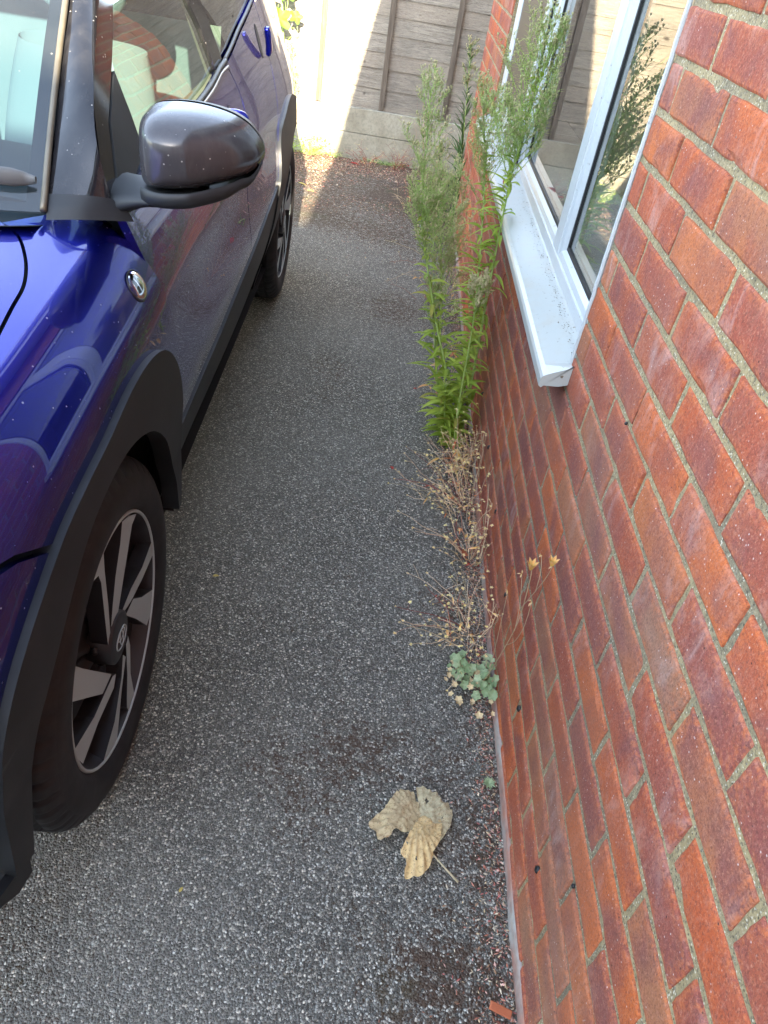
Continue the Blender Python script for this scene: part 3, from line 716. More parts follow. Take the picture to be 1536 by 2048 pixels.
def body(side):
    P = MAT['paint']
    # front wing
    arch_f = arc(WHY, WHZ, .40, 20, 150, 26)
    wing = [(a, b) for a, b in door_front_line if b > .49]
    wing = wing[:-1]+[(.338, .955), (.345, .972), (.340, .992), (.318, 1.012), (.285, 1.042), (.252, 1.066), (.222, 1.088)]
    wing += cr([(.215, 1.072), (.197, 1.053), (.171, 1.037), (.132, 1.019), (.086, 1.006), (.03, 1.001), (-.08, .990), (-.25, .975), (-.42, .965)])[0:]
    wing += [(-.40, .93), (-.34, .885), (-.275, .847), (-.239, .814), (-.205, .784)]
    wing += [(-.20, .70)]+[p for p in arc(WHY, WHZ, .432, 116, 24, 22)]
    panel('front_wing', wing, Fsf, P, CAR, side)
    # bonnet half (both halves share one mesh look; the seam is on the far centre)
    bon = cr([(.235, 1.10), (.215, 1.072), (.197, 1.053), (.171, 1.037), (.132, 1.019), (.086, 1.006), (.03, 1.001), (-.08, .990), (-.25, .975), (-.42, .965), (-.55, .972), (-.62, 1.02), (-.66, 1.15), (-.675, 1.4), (-.68, 1.738)])
    bon += [(.06, 1.738), (.10, 1.5), (.155, 1.3), (.20, 1.17)]
    panel('bonnet', bon, Fsf, P, CAR, side, h=.04, gap=.003, flange=.02)
    # bumper
    bmp = [(-.205, .776), (-.239, .806), (-.275, .839), (-.34, .877), (-.40, .922), (-.43, .957)]
    bmp += [(-.55, .964), (-.62, 1.0), (-.70, 1.1), (-.715, 1.3), (-.718, 1.738), (-.72, 1.738), (-.719, .7), (-.715, .18)]
    bmp = [(-.205, .776), (-.239, .806), (-.275, .839), (-.34, .877), (-.40, .922), (-.43, .957), (-.55, .955), (-.62, .94), (-.70, .90), (-.718, .7), (-.716, .40), (-.56, .38), (-.474, .368), (-.436, .364), (-.415, .43)]
    bmp += [p for p in arc(WHY, WHZ, .435, 158, 122, 12)]
    panel('front_bumper', bmp, Fsf, P, CAR, side)
    ch = [(-.399, .348), (-.403, .306), (-.437, .310), (-.474, .340), (-.56, .36), (-.70, .38), (-.70, .40), (-.56, .38), (-.474, .364), (-.437, .358)]
    panel('bumper_skirt', ch, Csf, MAT['plastic'], CAR, side, off=.006)
    # black cladding round the front arch
    outer = cr([(-.437, .362), (-.428, .467), (-.420, .568), (-.413, .640), (-.378, .704), (-.311, .757), (-.204, .788), (-.10, .797), (-.015, .798), (.125, .803), (.235, .787), (.315, .748), (.372, .675), (.400, .565), (.404, .46), (.398, .40), (.392, .355)])
    inner = cr([(.368, .355), (.364, .40), (.350, .46), (.300, .555), (.237, .632), (.150, .698), (.033, .738), (-.10, .740), (-.20, .706), (-.285, .642), (-.330, .580), (-.356, .510), (-.377, .435), (-.398, .350)])
    clad = outer+inner
    o = panel('arch_cladding', clad, Csf, MAT['plastic'], CAR, side, off=.012, flange=.035, gap=0)
    # doors
    fd = [p for p in door_front_line if p[1] > .528]+belt_f[1:]+list(reversed([p for p in split_line if p[1] > .595]))+[(1.25, .595), (.86, .548)]
    FD = panel('front_door', fd, Dsf, P, CAR, side)
    rd = belt_r[:]+list(reversed(rear_line))[1:]+[(1.55, .640), (1.26, .596)]+[p for p in split_line if p[1] > .60]
    RD = panel('rear_door', rd, Dsf, P, CAR, side)
    # rear quarter with arch cut-out
    rq = rear_line[:]+[(2.12, 1.158), (2.25, 1.30), (2.45, 1.42), (2.62, 1.40), (2.80, 1.25), (2.90, 1.10), (2.955, .95), (2.97, .80), (2.98, .62), (2.96, .3), (2.80, .22)]+arc(WBASE, WHZ, .405, -14, 150, 26)+[(1.95, .60), (1.86, .62)]
    panel('rear_quarter', rq, Dsf, P, CAR, side)
    outer = cr([(1.84, .655), (1.875, .70), (1.895, .755), (1.945, .800), (2.056, .826), (2.185, .850), (2.30, .852), (2.40, .835), (2.60, .785), (2.76, .68), (2.86, .52), (2.90, .35), (2.90, .2)])
    clad = outer+arc(WBASE, WHZ, .385, -20, 200, 44)+[(2.0, .19), (1.88, .20), (1.84, .40)]
    panel('arch_cladding', clad, Dsf, MAT['plastic'], CAR, side, off=.010, flange=.035, gap=0)
    # black sill
    sl_ = [(.394, .36), (.404, .45), (.406, .526)]+[(.86, .546), (1.25, .593), (1.55, .638), (1.83, .652), (1.835, .40), (1.87, .27), (1.2, .27), (.42, .30)]
    panel('sill_cladding', sl_, Dsf, MAT['plastic'], CAR, side, off=.004, flange=.03)
    ssl = MB()
    # glass, frames and pillars on the same tumblehome, set a little inside
    top_f = [(1.21, 1.40), (.98, 1.375), (.80, 1.31), (.673, 1.246), (.526, 1.163)]
    fg = [(.535, 1.045), (.60, 1.044), (.90, 1.048), (1.10, 1.060), (1.232, 1.076), (1.200, 1.16), (1.160, 1.225), (1.10, 1.38), (.98, 1.372), (.80, 1.306), (.673, 1.238), (.56, 1.172), (.536, 1.12)]
    panel('front_door_glass', fg, Dsf, MAT['cglass'], CAR, side, off=-.010, gap=0, flange=0, h=.06)
    rg = [(1.325, 1.088), (1.45, 1.10), (1.62, 1.126), (1.80, 1.148), (1.95, 1.166), (1.99, 1.20), (1.92, 1.30), (1.75, 1.40), (1.5, 1.42), (1.21, 1.415), (1.262, 1.25)]
    panel('rear_door_glass', rg, Dsf, MAT['cglass'], CAR, side, off=-.010, gap=0, flange=0, h=.06)
    bp = [(1.232, 1.073), (1.200, 1.16), (1.160, 1.225), (1.10, 1.385), (1.21, 1.42), (1.262, 1.25), (1.325, 1.085)]
    panel('pillar_trim', bp, Dsf, MAT['gloss'], CAR, side, off=-.004, flange=.02, gap=-.001)
    sail = [(.333, .997), (.45, 1.020), (.535, 1.040), (.537, 1.10), (.530, 1.162), (.43, 1.105)]
    panel('mirror_sail', sail, Dsf, MAT['plastic'], FD, side, off=-.001, flange=.02, gap=.001)
    # door frame between A-pillar and glass
    fr = [(.316, .999), (.333, .997), (.43, 1.105), (.528, 1.164), (.673, 1.248), (.80, 1.315), (.98, 1.38), (1.21, 1.415), (1.5, 1.43), (1.75, 1.415), (1.75, 1.44), (1.5, 1.455), (1.2, 1.445), (.96, 1.412), (.76, 1.335), (.588, 1.252), (.47, 1.190), (.392, 1.138), (.330, 1.065)]
    panel('door_frame', fr, Dsf, MAT['gloss'], CAR, side, off=-.003, flange=.02)
    # weather strip along the belt: dark rubber then a satin line, with body colour beyond the pillar
    for nm, pts, dz, rad, mt, oo in (('belt_seal', [(.54, 1.040), (.75, 1.042), (.90, 1.043), (1.10, 1.056), (1.235, 1.0725), (1.325, 1.080)], 0, .0062, 'plastic', .004), ('belt_seal', belt_r, .008, .005, 'rubber', -.002), ('belt_trim', [(.54, 1.031), (.75, 1.034), (.90, 1.035), (1.10, 1.047), (1.235, 1.064), (1.33, 1.067)], 0, .0036, 'soffitgrey', .006)):
        q = [Vector(Dsf(a, b+dz)+snormal(Dsf, a, b+dz)*0+np.array([oo, 0, 0])) for a, b in pts]
        for p in q: p.x *= side
        mb = MB(); mb.tube(smooth_pts(q, 4), rad, 8); mb.build(nm, MAT[mt], FD if nm != 'x' else RD, smooth=True)
    # handles: body-coloured grips over a flat dark patch painted as recess shade
    for Dr, pts in ((FD, [(.800, 1.21, .985), (.845, 1.225, .978), (.852, 1.235, .950), (.852, 1.245, .915), (.835, 1.255, .895)]), (RD, [(.803, 1.873, 1.104), (.806, 1.885, 1.085), (.807, 1.90, 1.062), (.807, 1.914, 1.042), (.804, 1.926, 1.026)])):
        mb = MB(); mb.tube([Vector((side*q.x, q.y, q.z)) for q in smooth_pts(pts, 5)], [.009]*3+[.0105]*15+[.009]*3, 10)
        Hn = mb.build('handle', P, Dr, smooth=True)
        cy_, cz_ = pts[2][1]-.005, pts[2][2]
        panel('handle_shade_patch', [(cy_+.022*math.cos(a), cz_+.046*math.sin(a)) for a in np.linspace(0, 2*PI, 22)[:-1]], Dsf, MAT['gap'], Dr, side, off=.0012, flange=0, gap=0, h=.02)
    # arch liners
    for cy in (WHY, WBASE):
        mb = MB(); r = .43 if cy < 1 else .42
        mb.grid(lambda u, v: (side*((.835 if cy < 1 else .80)-.26*v), cy+r*math.cos(math.radians(-6+192*u)), WHZ+r*math.sin(math.radians(-6+192*u))), 40, 4)
        a_ = [(side*.56, cy+r*math.cos(math.radians(-6+192*i/24)), WHZ+r*math.sin(math.radians(-6+192*i/24))) for i in range(25)]
        mb.add(a_, [tuple(range(25))])
        mb.build('arch_liner', MAT['liner'], CAR)
    # small clip on the liner
    return FD, RD
MAT['soffitgrey'] = simple('satin_trim', (.16, .17, .18), .35)
FDL, RDL = body(1); body(-1)

def greenhouse():
    for side in (1, -1):
        # A-pillar: from the screen edge across to the door frame
        L0 = [(.712, .26, 1.003), (.695, .375, 1.100), (.683, .475, 1.188), (.672, .555, 1.249), (.62, .80, 1.385), (.575, 1.05, 1.452)]
        L1 = [tuple(Dsf(a, b)) for a, b in ((.306, 1.0), (.345, 1.098), (.45, 1.180), (.595, 1.253), (.80, 1.353), (.98, 1.418))]
        A = smooth_pts(L0, 8); B = smooth_pts(L1, 8)
        def pil(u, v, A=A, B=B):
            k = u*(len(A)-1); i = min(int(k), len(A)-2); f = k-i; a = A[i].lerp(A[i+1], f); b = B[i].lerp(B[i+1], f); p = a.lerp(b, v)
            n = Vector((.55, -.75, .45)); n.normalize(); return tuple(x*s for x, s in zip(p+n*.012*math.sin(PI*v)**.8, (side, 1, 1)))
        mb = MB(); mb.grid(pil, 40, 9, flip=side > 0); mb.build('windscreen_pillar', MAT['gloss'], CAR, smooth=True)
        mb = MB(); q = [Vector((side*(p.x-.002), p.y-.005, p.z+.004)) for p in A]; mb.tube(q, .0052, 8); mb.build('screen_moulding', MAT['trimgold'], CAR, smooth=True)
        # plastic foot of the pillar
        def foot(u, v, pil=pil):
            p = Vector(pil(.0+.055*u, v)); n = Vector((.55*side, -.75, .45)).normalized(); q = p+n*.0035
            if u < .34: q.z -= .010*(1-u/.34); q.y -= .006*(1-u/.34)
            if v > .5: q += Vector((.022*side, .022, -.004))*((v-.5)*2)**1.5*(1-u)
            return tuple(q)
        mb = MB(); mb.grid(foot, 9, 14, flip=side > 0); mb.build('pillar_foot', MAT['plastic'], CAR, smooth=True)
    # windscreen
    def ws(u, v):
        # u across -1..1, v up 0..1
        s = (u-.5)*2; t = v*4; e = smooth_pts([(.712, .26, 1.003), (.695, .375, 1.100), (.683, .475, 1.188), (.672, .555, 1.249), (.62, .80, 1.385), (.575, 1.05, 1.452)], 8)
        k = v*(len(e)-1); i = min(int(k), len(e)-2); p = e[i].lerp(e[i+1], k-i)
        bow = (1-s*s); return (p.x*s, p.y-bow*(.17-.06*v), p.z+bow*(.02+.045*v))
    mb = MB(); mb.grid(ws, 33, 25); mb.build('windscreen', MAT['sglass'], CAR, smooth=True)
    # black printed border
    fm = MB()
    def frit(u0, u1, v0, v1, nu, nv):
        fm.grid(lambda u, v: tuple(Vector(ws(u0(v)+(u1(v)-u0(v))*u, v0+(v1-v0)*v))+Vector((0, .004, -.004))), nu, nv)
    frit(lambda v: .980, lambda v: 1.0, 0, 1, 4, 24); frit(lambda v: 0, lambda v: .02, 0, 1, 4, 24); frit(lambda v: .02, lambda v: .98, 0, .035, 30, 5)
    fm.build('screen_border', MAT['fritm'], CAR, smooth=True)
    # cowl panel at the foot of the screen
    def cowl(u, v):
        s = (u-.5)*2; p0 = ws(u, .0); y1 = .225-.21*(1-abs(s)**2.2); z1 = 1.012+.016*(1-s*s)
        p = (p0[0]*1.0, p0[1]+.03, p0[2]-.012); q = (s*.705, y1-.005, z1-.018)
        return tuple(p[i]*(1-v)+q[i]*v-(0.006*math.sin(PI*v) if i == 2 else 0) for i in range(3))
    mb = MB(); mb.grid(cowl, 50, 8, flip=True); mb.build('scuttle_panel', MAT['plastic'], CAR, smooth=True)
    # wiper resting on the scuttle: arm cap and blade
    mb = MB(); m = 60; vs = []
    for i in range(m+1):
        sx = .985-1.25*i/m; c = Vector(ws((sx+1)/2, .078+.02*(1-sx*sx)))+Vector((0, -.014, .008)); k = min(1, (i+.35)/2.2)**.5; r = .0135*k; r2 = .009*k
        for j in range(12):
            a = 2*PI*j/12; vs.append((c.x, c.y+r2*math.cos(a)*.9, c.z+r*math.sin(a)))
    mb.add(vs, [(i*12+j, i*12+(j+1) % 12, (i+1)*12+(j+1) % 12, (i+1)*12+j) for i in range(m) for j in range(12)]+[tuple(range(12))]); mb.build('wiper', MAT['wiper'], CAR, smooth=True)
    # roof
    def roof(u, v):
        y = .95+1.95*u; zr = itp([.95, 1.3, 1.8, 2.3, 2.7, 2.9], [1.43, 1.462, 1.465, 1.44, 1.385, 1.30], y); x = itp([.95, 1.3, 1.8, 2.3, 2.7, 2.9], [.59, .585, .58, .575, .55, .5], y)
        s = (v-.5)*2; return (float(x)*s, y-.09*(1-s*s)*(1-u*2 if u < .5 else 0), float(zr)+.055*(1-abs(s)**2.4))
    mb = MB(); mb.grid(roof, 30, 25, flip=True); mb.build('roof_panel', MAT['gloss'], CAR, smooth=True)
    for side in (1, -1):
        mb = MB()
        def rail(u, v):
            y = .95+1.8*u; a = Dsf(y, float(itp([.95, 1.2, 1.5, 1.75, 2.2, 2.75], [1.412, 1.445, 1.455, 1.44, 1.42, 1.36], y))); r = roof(u*1.8/1.95, 1.0)
            k = v; return (side*(a[0]*(1-k)+r[0]*k), y, a[2]*(1-k)+r[2]*k+.012*math.sin(PI*k))
        mb.grid(rail, 24, 6); mb.build('roof_rail', MAT['gloss'], CAR, smooth=True)
    # tailgate, rear screen and back bumper
    def tail(u, v):
        s = (u-.5)*2; zs = [1.355, 1.22, 1.05, .95, .75, .55, .35, .22]; ys = [2.86, 2.91, 2.95, 2.975, 2.985, 3.03, 3.03, 2.98]; k = v*7; i = min(int(k), 6); f = k-i
        z = zs[i]*(1-f)+zs[i+1]*f; y = ys[i]*(1-f)+ys[i+1]*f; w_ = [.50, .56, .62, .64, .66, .68, .68, .66]; x = w_[i]*(1-f)+w_[i+1]*f
        return (x*s, y-.09*abs(s)**3, z)
    mb = MB(); mb.grid(tail, 20, 30, flip=True); mb.build('tailgate', MAT['paint'], CAR, smooth=True)
    # dark inner body so that shut lines and arches read dark
    mb = MB()
    for side in (1, -1):
        def inn(u, v, side=side):
            y = -.68+3.6*u; z = .22+.80*v if y > .3 else (.22 if y > -.34 else .47)+.40*v
            for c_ in (WHY, WBASE):
                d = math.hypot(y-c_, 0)
                if d < .42: z = max(z, WHZ+math.sqrt(.42**2-d*d))
            return (side*(float(wd(y))*float(itp(PZ, PX, min(z, 1.0)))-.030-.02), y, min(z, .98))
        mb.grid(inn, 60, 12)
    mb.grid(lambda u, v: (-.80+1.6*u, .36+2.5*v, .24), 2, 2)
    mb.grid(lambda u, v: (-.62+1.24*u, -.60+.72*v, .90 - .1*(1-v)), 2, 2)
    mb.build('inner_body', MAT['shell'], CAR)
    # cabin
    d = MB(); d.grid(lambda u, v: ((u-.5)*1.44, .30+.62*v, 1.0-.10*v**2+.02*math.sin(PI*u)), 16, 8); d.grid(lambda u, v: ((u-.5)*1.44, .92-.06*v, .90-.5*v), 4, 4)
    d.build('dashboard', MAT['dash'], CAR, smooth=True)
    for x in (.36, -.36):
        s = MB()
        def bk(u, v):
            a = 2*PI*u; z = .42+.62*v; wv = .235-.06*v**3; y = 1.30+.20*v
            return (x+wv*abs(math.cos(a))**.6*(1 if math.cos(a) > 0 else -1), y+.065*(1-.35*v)*math.sin(a)-.02, z+(.015*math.sin(a)))
        s.grid(bk, 24, 12, closed_u=True)
        s.grid(lambda u, v: (x+(.23*abs(math.cos(2*PI*u))**.6*(1 if math.cos(2*PI*u) > 0 else -1))*math.sin(PI*(.02+.96*v))**.4, 1.04+.26*abs(math.sin(2*PI*u))**.6*(1 if math.sin(2*PI*u) > 0 else -1)*math.sin(PI*(.02+.96*v))**.4, .46+.06*math.cos(PI*v)), 24, 8, closed_u=True)
        S_ = s.build('seat', MAT['seat'], CAR, smooth=True)
        hd = MB(); hd.grid(lambda u, v: (x+.125*math.cos(2*PI*u)*math.sin(PI*(.03+.94*v))**.5, 1.50+.045*math.sin(2*PI*u)*math.sin(PI*(.03+.94*v))**.5, 1.19-.085*math.cos(PI*v)*-1), 20, 10, closed_u=True)
        for dx in (-.05, .05): hd.tube([(x+dx, 1.49, 1.02), (x+dx, 1.50, 1.14)], .006)
        hd.build('headrest', MAT['seat'], S_, smooth=True)
    b = MB(); b.grid(lambda u, v: ((u-.5)*1.2, 2.02+.16*v, .45+.60*v), 8, 6); b.build('rear_seat', MAT['seat'], CAR, smooth=True)
    for side in (1, -1):
        c = MB(); c.grid(lambda u, v: (side*(float(Dsf(.42+1.55*u, .5+.5*v)[0])-.075), .42+1.55*u, .5+(.50+.06*u)*v), 20, 6); c.build('door_lining', MAT['cream'], CAR)
        c = MB(); c.grid(lambda u, v: (side*(float(Dsf(1.2, 1.0+.4*u)[0])-.035), 1.27-.10*u+.09*(v-.5), 1.02+.40*u), 8, 3); c.build('pillar_lining', MAT['cream'], CAR)
        c = MB(); c.grid(lambda u, v: tuple(Vector((side*(.690-.11*u-.03*v), .36+.62*u+.03*v, 1.03+.385*u))), 12, 3); c.build('screen_pillar_lining', MAT['cream'], CAR)
MAT['trimgold'] = simple('weathered_moulding', (.14, .12, .085), .35, .3, var=.4, bscale=120)
MAT['fritm'] = simple('screen_print', (.012, .014, .016), .6)
MAT['wiper'] = simple('faded_black_plastic', (.10, .10, .095), .5, var=.25)
greenhouse()

MOUT = [(.832, 1.075), (.834, 1.112), (.842, 1.143), (.866, 1.157), (.912, 1.160), (.958, 1.153), (.990, 1.139), (1.010, 1.118), (1.018, 1.098), (1.012, 1.078), (.99, 1.064), (.94, 1.048), (.885, 1.040), (.845, 1.041), (.834, 1.052)]
def mirror(side, door):
    out = smooth_pts([(x, z, 0) for x, z in MOUT], 5, True); m = len(out); cx, cz = .922, 1.097
    def shell(u, v):
        p = out[int(round(u*m)) % m]; rho = 1-v; k = rho**.55 if rho > 0 else 0
        x = cx+(p.x-cx)*k; z = cz+(p.y-cz)*k
        d = max(0, 1-k**3.2)**(1/2.1)
        lean = -.05*(x-cx)
        return (side*x, .405-d*(.125-.035*max(0, (x-cx)/.09))+.22*(x-cx)-.010*(z-cz)/.05, z-.004*d)
    M = MB(); M.grid(shell, m, 22, closed_u=True, flip=side > 0)
    R = M.build('door_mirror', MAT['paint_dk'], door, smooth=True)
    T = MB()
    def rim(u, v):
        p = out[int(round(u*m)) % m]; k = 1-.10*v; return (side*(cx+(p.x-cx)*k), .405+.038*v**.7+.22*(p.x-cx), cz+(p.y-cz)*k)
    T.grid(rim, m, 6, closed_u=True, flip=side > 0); T.build('mirror_surround', MAT['plastic'], R, smooth=True)
    g = MB(); g.add([rim(i/m, .9) for i in range(m)], [tuple(range(m))]); g.build('mirror_glass', MAT['chrome'], R)
    # lower black band sweeping out of the arm
    L = MB(); bx = [.80, .834, .845, .885, .94, .99, 1.012, 1.0165]; bz = [1.034, 1.038, 1.038, 1.038, 1.045, 1.060, 1.074, 1.086]
    prof = [(.0015, .012), (.0045, .009), (.0050, .002), (.0030, -.006), (-.006, -.0125), (-.03, -.016), (-.08, -.014), (-.13, -.008)]
    rows = []
    for i in range(41):
        x = .846+.1705*i/40; z = float(itp(bx, bz, x)); k = min(1, abs(x-cx)/.0985); d = max(0, 1-k**3.2)**(1/2.1)
        if x < cx: d = max(d, .75)
        yf = .405-d*(.125-.035*max(0, (x-cx)/.09))+.22*(x-cx)+.010; nx = .35*max(0, (x-cx)/.09)
        t = 1-.55*max(0, (x-.95)/.067)**2
        rows.append([(side*(x+nx*o), yf-o*(1 if o > 0 else min(1, max(.05, d))), z+h*t) for o, h in prof])
    n = len(prof); L.add([p for r in rows for p in r], [((i*n+j, i*n+j+1, (i+1)*n+j+1, (i+1)*n+j) if side < 0 else (i*n+j, (i+1)*n+j, (i+1)*n+j+1, i*n+j+1)) for i in range(40) for j in range(n-1)])
    q = [(.775, .392, 1.002, .078, .034), (.80, .378, 1.010, .070, .028), (.825, .366, 1.020, .064, .021), (.85, .358, 1.027, .063, .0165), (.88, .355, 1.031, .062, .0145), (.93, .362, 1.038, .050, .012)]
    P3 = smooth_pts([p[:3] for p in q], 5); R3 = smooth_pts([(p[3], p[4], 0) for p in q], 5); n = 18; vs = []
    for p, r in zip(P3, R3):
        for j in range(n):
            a = 2*PI*j/n; vs.append((side*p.x, p.y+r.x*math.cos(a), p.z+r.y*math.sin(a)))
    L.add(vs, [(i*n+j, i*n+(j+1) % n, (i+1)*n+(j+1) % n, (i+1)*n+j) for i in range(len(P3)-1) for j in range(n)])
    L.build('mirror_arm', MAT['plastic'], R, smooth=True)
MAT['paint_dk'] = m_gloss_black('mirror_cap_black', (.045, .042, .045), .17, 1.6)
mirror(1, FDL)

def indicator():
    y0, t0 = .275, .882; P = Vector(Fsf(y0, t0)); N = Vector(snormal(Fsf, y0, t0)); 
    if N.x < 0: N = -N
    A = Vector((0, 1, 0)); A = (A-N*A.dot(N)).normalized(); B = N.cross(A)
    if B.z < 0: B = -B
    mb = MB(); mb.grid(lambda u, v: tuple(P+A*(.0245*math.cos(2*PI*u)*math.sin(PI/2*v))+B*(.0235*math.sin(2*PI*u)*math.sin(PI/2*v))+N*(.0005+.008*math.cos(PI/2*v))), 28, 8, closed_u=True)
    lens = mb.build('side_indicator', MAT['lens'], CAR, smooth=True)
    mb = MB()
    for k in range(14):
        a = 2*PI*k/28; 
    mb.grid(lambda u, v: tuple(P+A*(.0225*math.cos(2*PI*u)*v)+B*(.0215*math.sin(2*PI*u)*v)+N*(-.010+.011*v*v+.0012*math.sin(2*PI*u*9))), 72, 8, closed_u=True)
    mb.build('reflector', MAT['chrome'], lens); 
    mb = MB(); mb.ball(tuple(P+N*.001-B*.002), .0062, 10, 8); mb.build('bulb', MAT['amber'], lens, smooth=True)
    mb = MB(); ring = [P+A*(.0262*math.cos(2*PI*k/32))+B*(.0252*math.sin(2*PI*k/32)) for k in range(33)]; mb.tube(ring, .0016, 6, cap=False); mb.build('lamp_seal', MAT['rubber'], lens, smooth=True)
tl_ = NT('clear_lens'); tl_.n.remove(tl_.b); a_ = tl_.new('ShaderNodeBsdfTransparent'); b_ = tl_.new('ShaderNodeBsdfGlossy'); b_.inputs['Roughness'].default_value = .05
f_ = tl_.new('ShaderNodeFresnel'); f_.inputs['IOR'].default_value = 1.6; m_ = tl_.new('ShaderNodeMixShader'); tl_.lk(f_.outputs[0], m_.inputs[0]); tl_.lk(a_.outputs[0], m_.inputs[1]); tl_.lk(b_.outputs[0], m_.inputs[2]); tl_.lk(m_.outputs[0], tl_.out.inputs[0]); MAT['lens'] = tl_.m
indicator()

# ------------------------------------------------------------------ wheels
SPOKES = [  # straight-edged machined faces, (rearward, up) from the hub; the design has a handed sweep
    [(.078, .213), (.112, .199), (.153, .170), (.126, .166), (.084, .119), (.046, .076), (.020, .047), (-.011, .026), (-.019, .052), (-.003, .086), (.023, .132), (.060, .178)],
    [(-.048, .228), (-.018, .230), (-.022, .190), (-.022, .106), (-.030, .012), (-.041, .007), (-.044, .040), (-.043, .098), (-.042, .182), (-.050, .205), (-.078, .217)],
    [(-.172, .154), (-.183, .141), (-.157, .103), (-.047, -.049), (-.097, -.041), (-.211, .089), (-.205, .104), (-.192, .128)],
    [(-.027, -.072), (-.043, -.059), (-.145, -.043), (-.230, -.008), (-.226, -.044), (-.215, -.075), (-.134, -.075), (-.046, -.090)],
    [(.028, -.089), (.017, -.070), (-.006, -.112), (-.067, -.166), (-.140, -.183), (-.170, -.157), (-.145, -.178), (-.107, -.204), (-.070, -.219), (-.013, -.139)],
    [(.053, -.057), (.057, -.088), (.040, -.155), (.044, -.2265), (.005, -.230), (-.002, -.209), (.024, -.137), (.038, -.065)],
    [(.213, -.088), (.144, -.042), (.099, -.001), (.054, .001), (.101, -.059), (.157, -.140), (.185, -.135)],
    [(.228, .034), (.230, -.003), (.156, -.003), (.087, .005), (.046, .017), (.040, .029), (.094, .033), (.162, .024)]]
def wheel(side, cy, first):
    if first is not None:
        w_ = first.copy(); COL.objects.link(w_); w_.parent = CAR; w_.location = (side*(.845 if cy < 1 else .828), cy, WHZ)
        if side < 0: w_.rotation_euler = (0, 0, PI)
        for ch in first.children:
            c = ch.copy(); COL.objects.link(c); c.parent = w_
            for g in ch.children: pass
        return w_
    t = MB(); R0 = .3345
    prof = [(-.150, .236), (-.168, .245), (-.178, .275), (-.172, .310), (-.158, .327), (-.140, .3325), (-.122, .3335), (-.118, .3265), (-.110, .3265), (-.106, .3342), (-.084, .3345), (-.080, .327), (-.072, .327), (-.068, .3345), (-.048, .3342), (-.044, .327), (-.037, .327), (-.033, .3338), (-.022, .3318), (-.012, .3265), (-.003, .316), (.0022, .306), (.0030, .3035), (.0060, .300), (.0085, .280), (.0080, .262), (.0045, .250), (.0030, .2475), (.0005, .243), (-.006, .2375)]
    n = 312; vs = []; fs = []; m = len(prof)
    for i in range(n):
        a = 2*PI*i/n
        for k, (x, r) in enumerate(prof):
            rr = r
            if 17 <= k <= 20 and (i % 6) == 0: rr -= .006
            if k in (9, 10, 13, 14, 5, 6) and ((i+k*2) % 6) == 0: rr -= .005
            vs.append((x, rr*math.cos(a), rr*math.sin(a)))
    fs = [(i*m+k, ((i+1) % n)*m+k, ((i+1) % n)*m+k+1, i*m+k+1) for i in range(n) for k in range(m-1)]
    W_ = empty('wheel', (side*.845, cy, WHZ), parent=CAR)
    ty = mesh('tyre', vs, fs, MAT['tyre'], W_, smooth=True)
    # rim: machined lip, dark barrel, dark dish with openings hinted by depth
    def lathe(prof, name, mat, n=96, par=None):
        m = len(prof); vs = [(x, r*math.cos(2*PI*i/n), r*math.sin(2*PI*i/n)) for i in range(n) for x, r in prof]
        return mesh(name, vs, [(i*m+k, ((i+1) % n)*m+k, ((i+1) % n)*m+k+1, i*m+k+1) for i in range(n) for k in range(m-1)], mat, par or W_, smooth=True)
    lathe([(-.012, .2385), (-.004, .2375), (-.0015, .2360), (-.0010, .2335), (-.0020, .2318), (-.0045, .2310)], 'rim_lip', MAT['alloy'])
    lathe([(-.0045, .2310), (-.012, .2270), (-.030, .2220), (-.055, .2150), (-.12, .2100), (-.15, .2100), (-.15, .02)], 'rim_barrel', MAT['rimdark'])
    def dish(r): return -.0035-.004*max(0, (1-r/.232))
    # dark body plate with five windows
    pl = MB(); nA, nR = 160, 18
    hole = [(128, 15), (204, 12), (258, 14), (302, 13), (28, 13)]
    vs = []; fs = []
    for i in range(nA):
        for j in range(nR+1):
            r = .030+.200*j/nR; a = 2*PI*i/nA; rib = .006*math.sin(a*8+r*22)
            vs.append((dish(r)-.030-.030*(1-abs(r-.14)/.11)-rib, r*math.cos(a), r*math.sin(a)))
    for i in range(nA):
        for j in range(nR):
            r = .030+.200*(j+.5)/nR; a = math.degrees(2*PI*(i+.5)/nA)
            if any(abs((a-h0+180) % 360-180) < hw*(1-((r-.165)/.052)**2) and .115 < r < .215 for h0, hw in hole): continue
            fs.append((i*(nR+1)+j, ((i+1) % nA)*(nR+1)+j, ((i+1) % nA)*(nR+1)+j+1, i*(nR+1)+j+1))
    mesh('wheel_disc', vs, fs, MAT['rimdark'], W_, smooth=True)
    for sp in SPOKES:
        P2 = [Vector(q) if Vector(q).length < .2295 else Vector(q).normalized()*.2305 for q in sp]
        P2 = densify([(q.x, q.y) for q in P2], .012)
        m_ = len(P2); V, E_, Fc, ov, oe, of = delaunay_2d_cdt(P2, [(i, (i+1) % m_) for i in range(m_)], [list(range(m_))], 1, 1e-6)
        vs = [(dish(v.length), v.x, v.y) for v in V]; fs = []; mi = []
        for f in Fc:
            a, b, c = [Vector(vs[k]) for k in f[:3]]; fs.append(tuple(f) if (b-a).cross(c-a).x > 0 else tuple(reversed(f))); mi.append(0)
        n0 = len(vs)
        for p in P2: vs.append((dish(p.length), p.x, p.y))
        for p in P2: q = p*(.985); vs.append((dish(p.length)-.030, p.x*1.0, p.y*1.0))
        for i in range(m_): j = (i+1) % m_; fs.append((n0+i, n0+j, n0+m_+j, n0+m_+i)); mi.append(1)
        o = mesh('spoke', vs, fs, [MAT['alloy'], MAT['rimdark']], W_); o.data.polygons.foreach_set('material_index', mi)
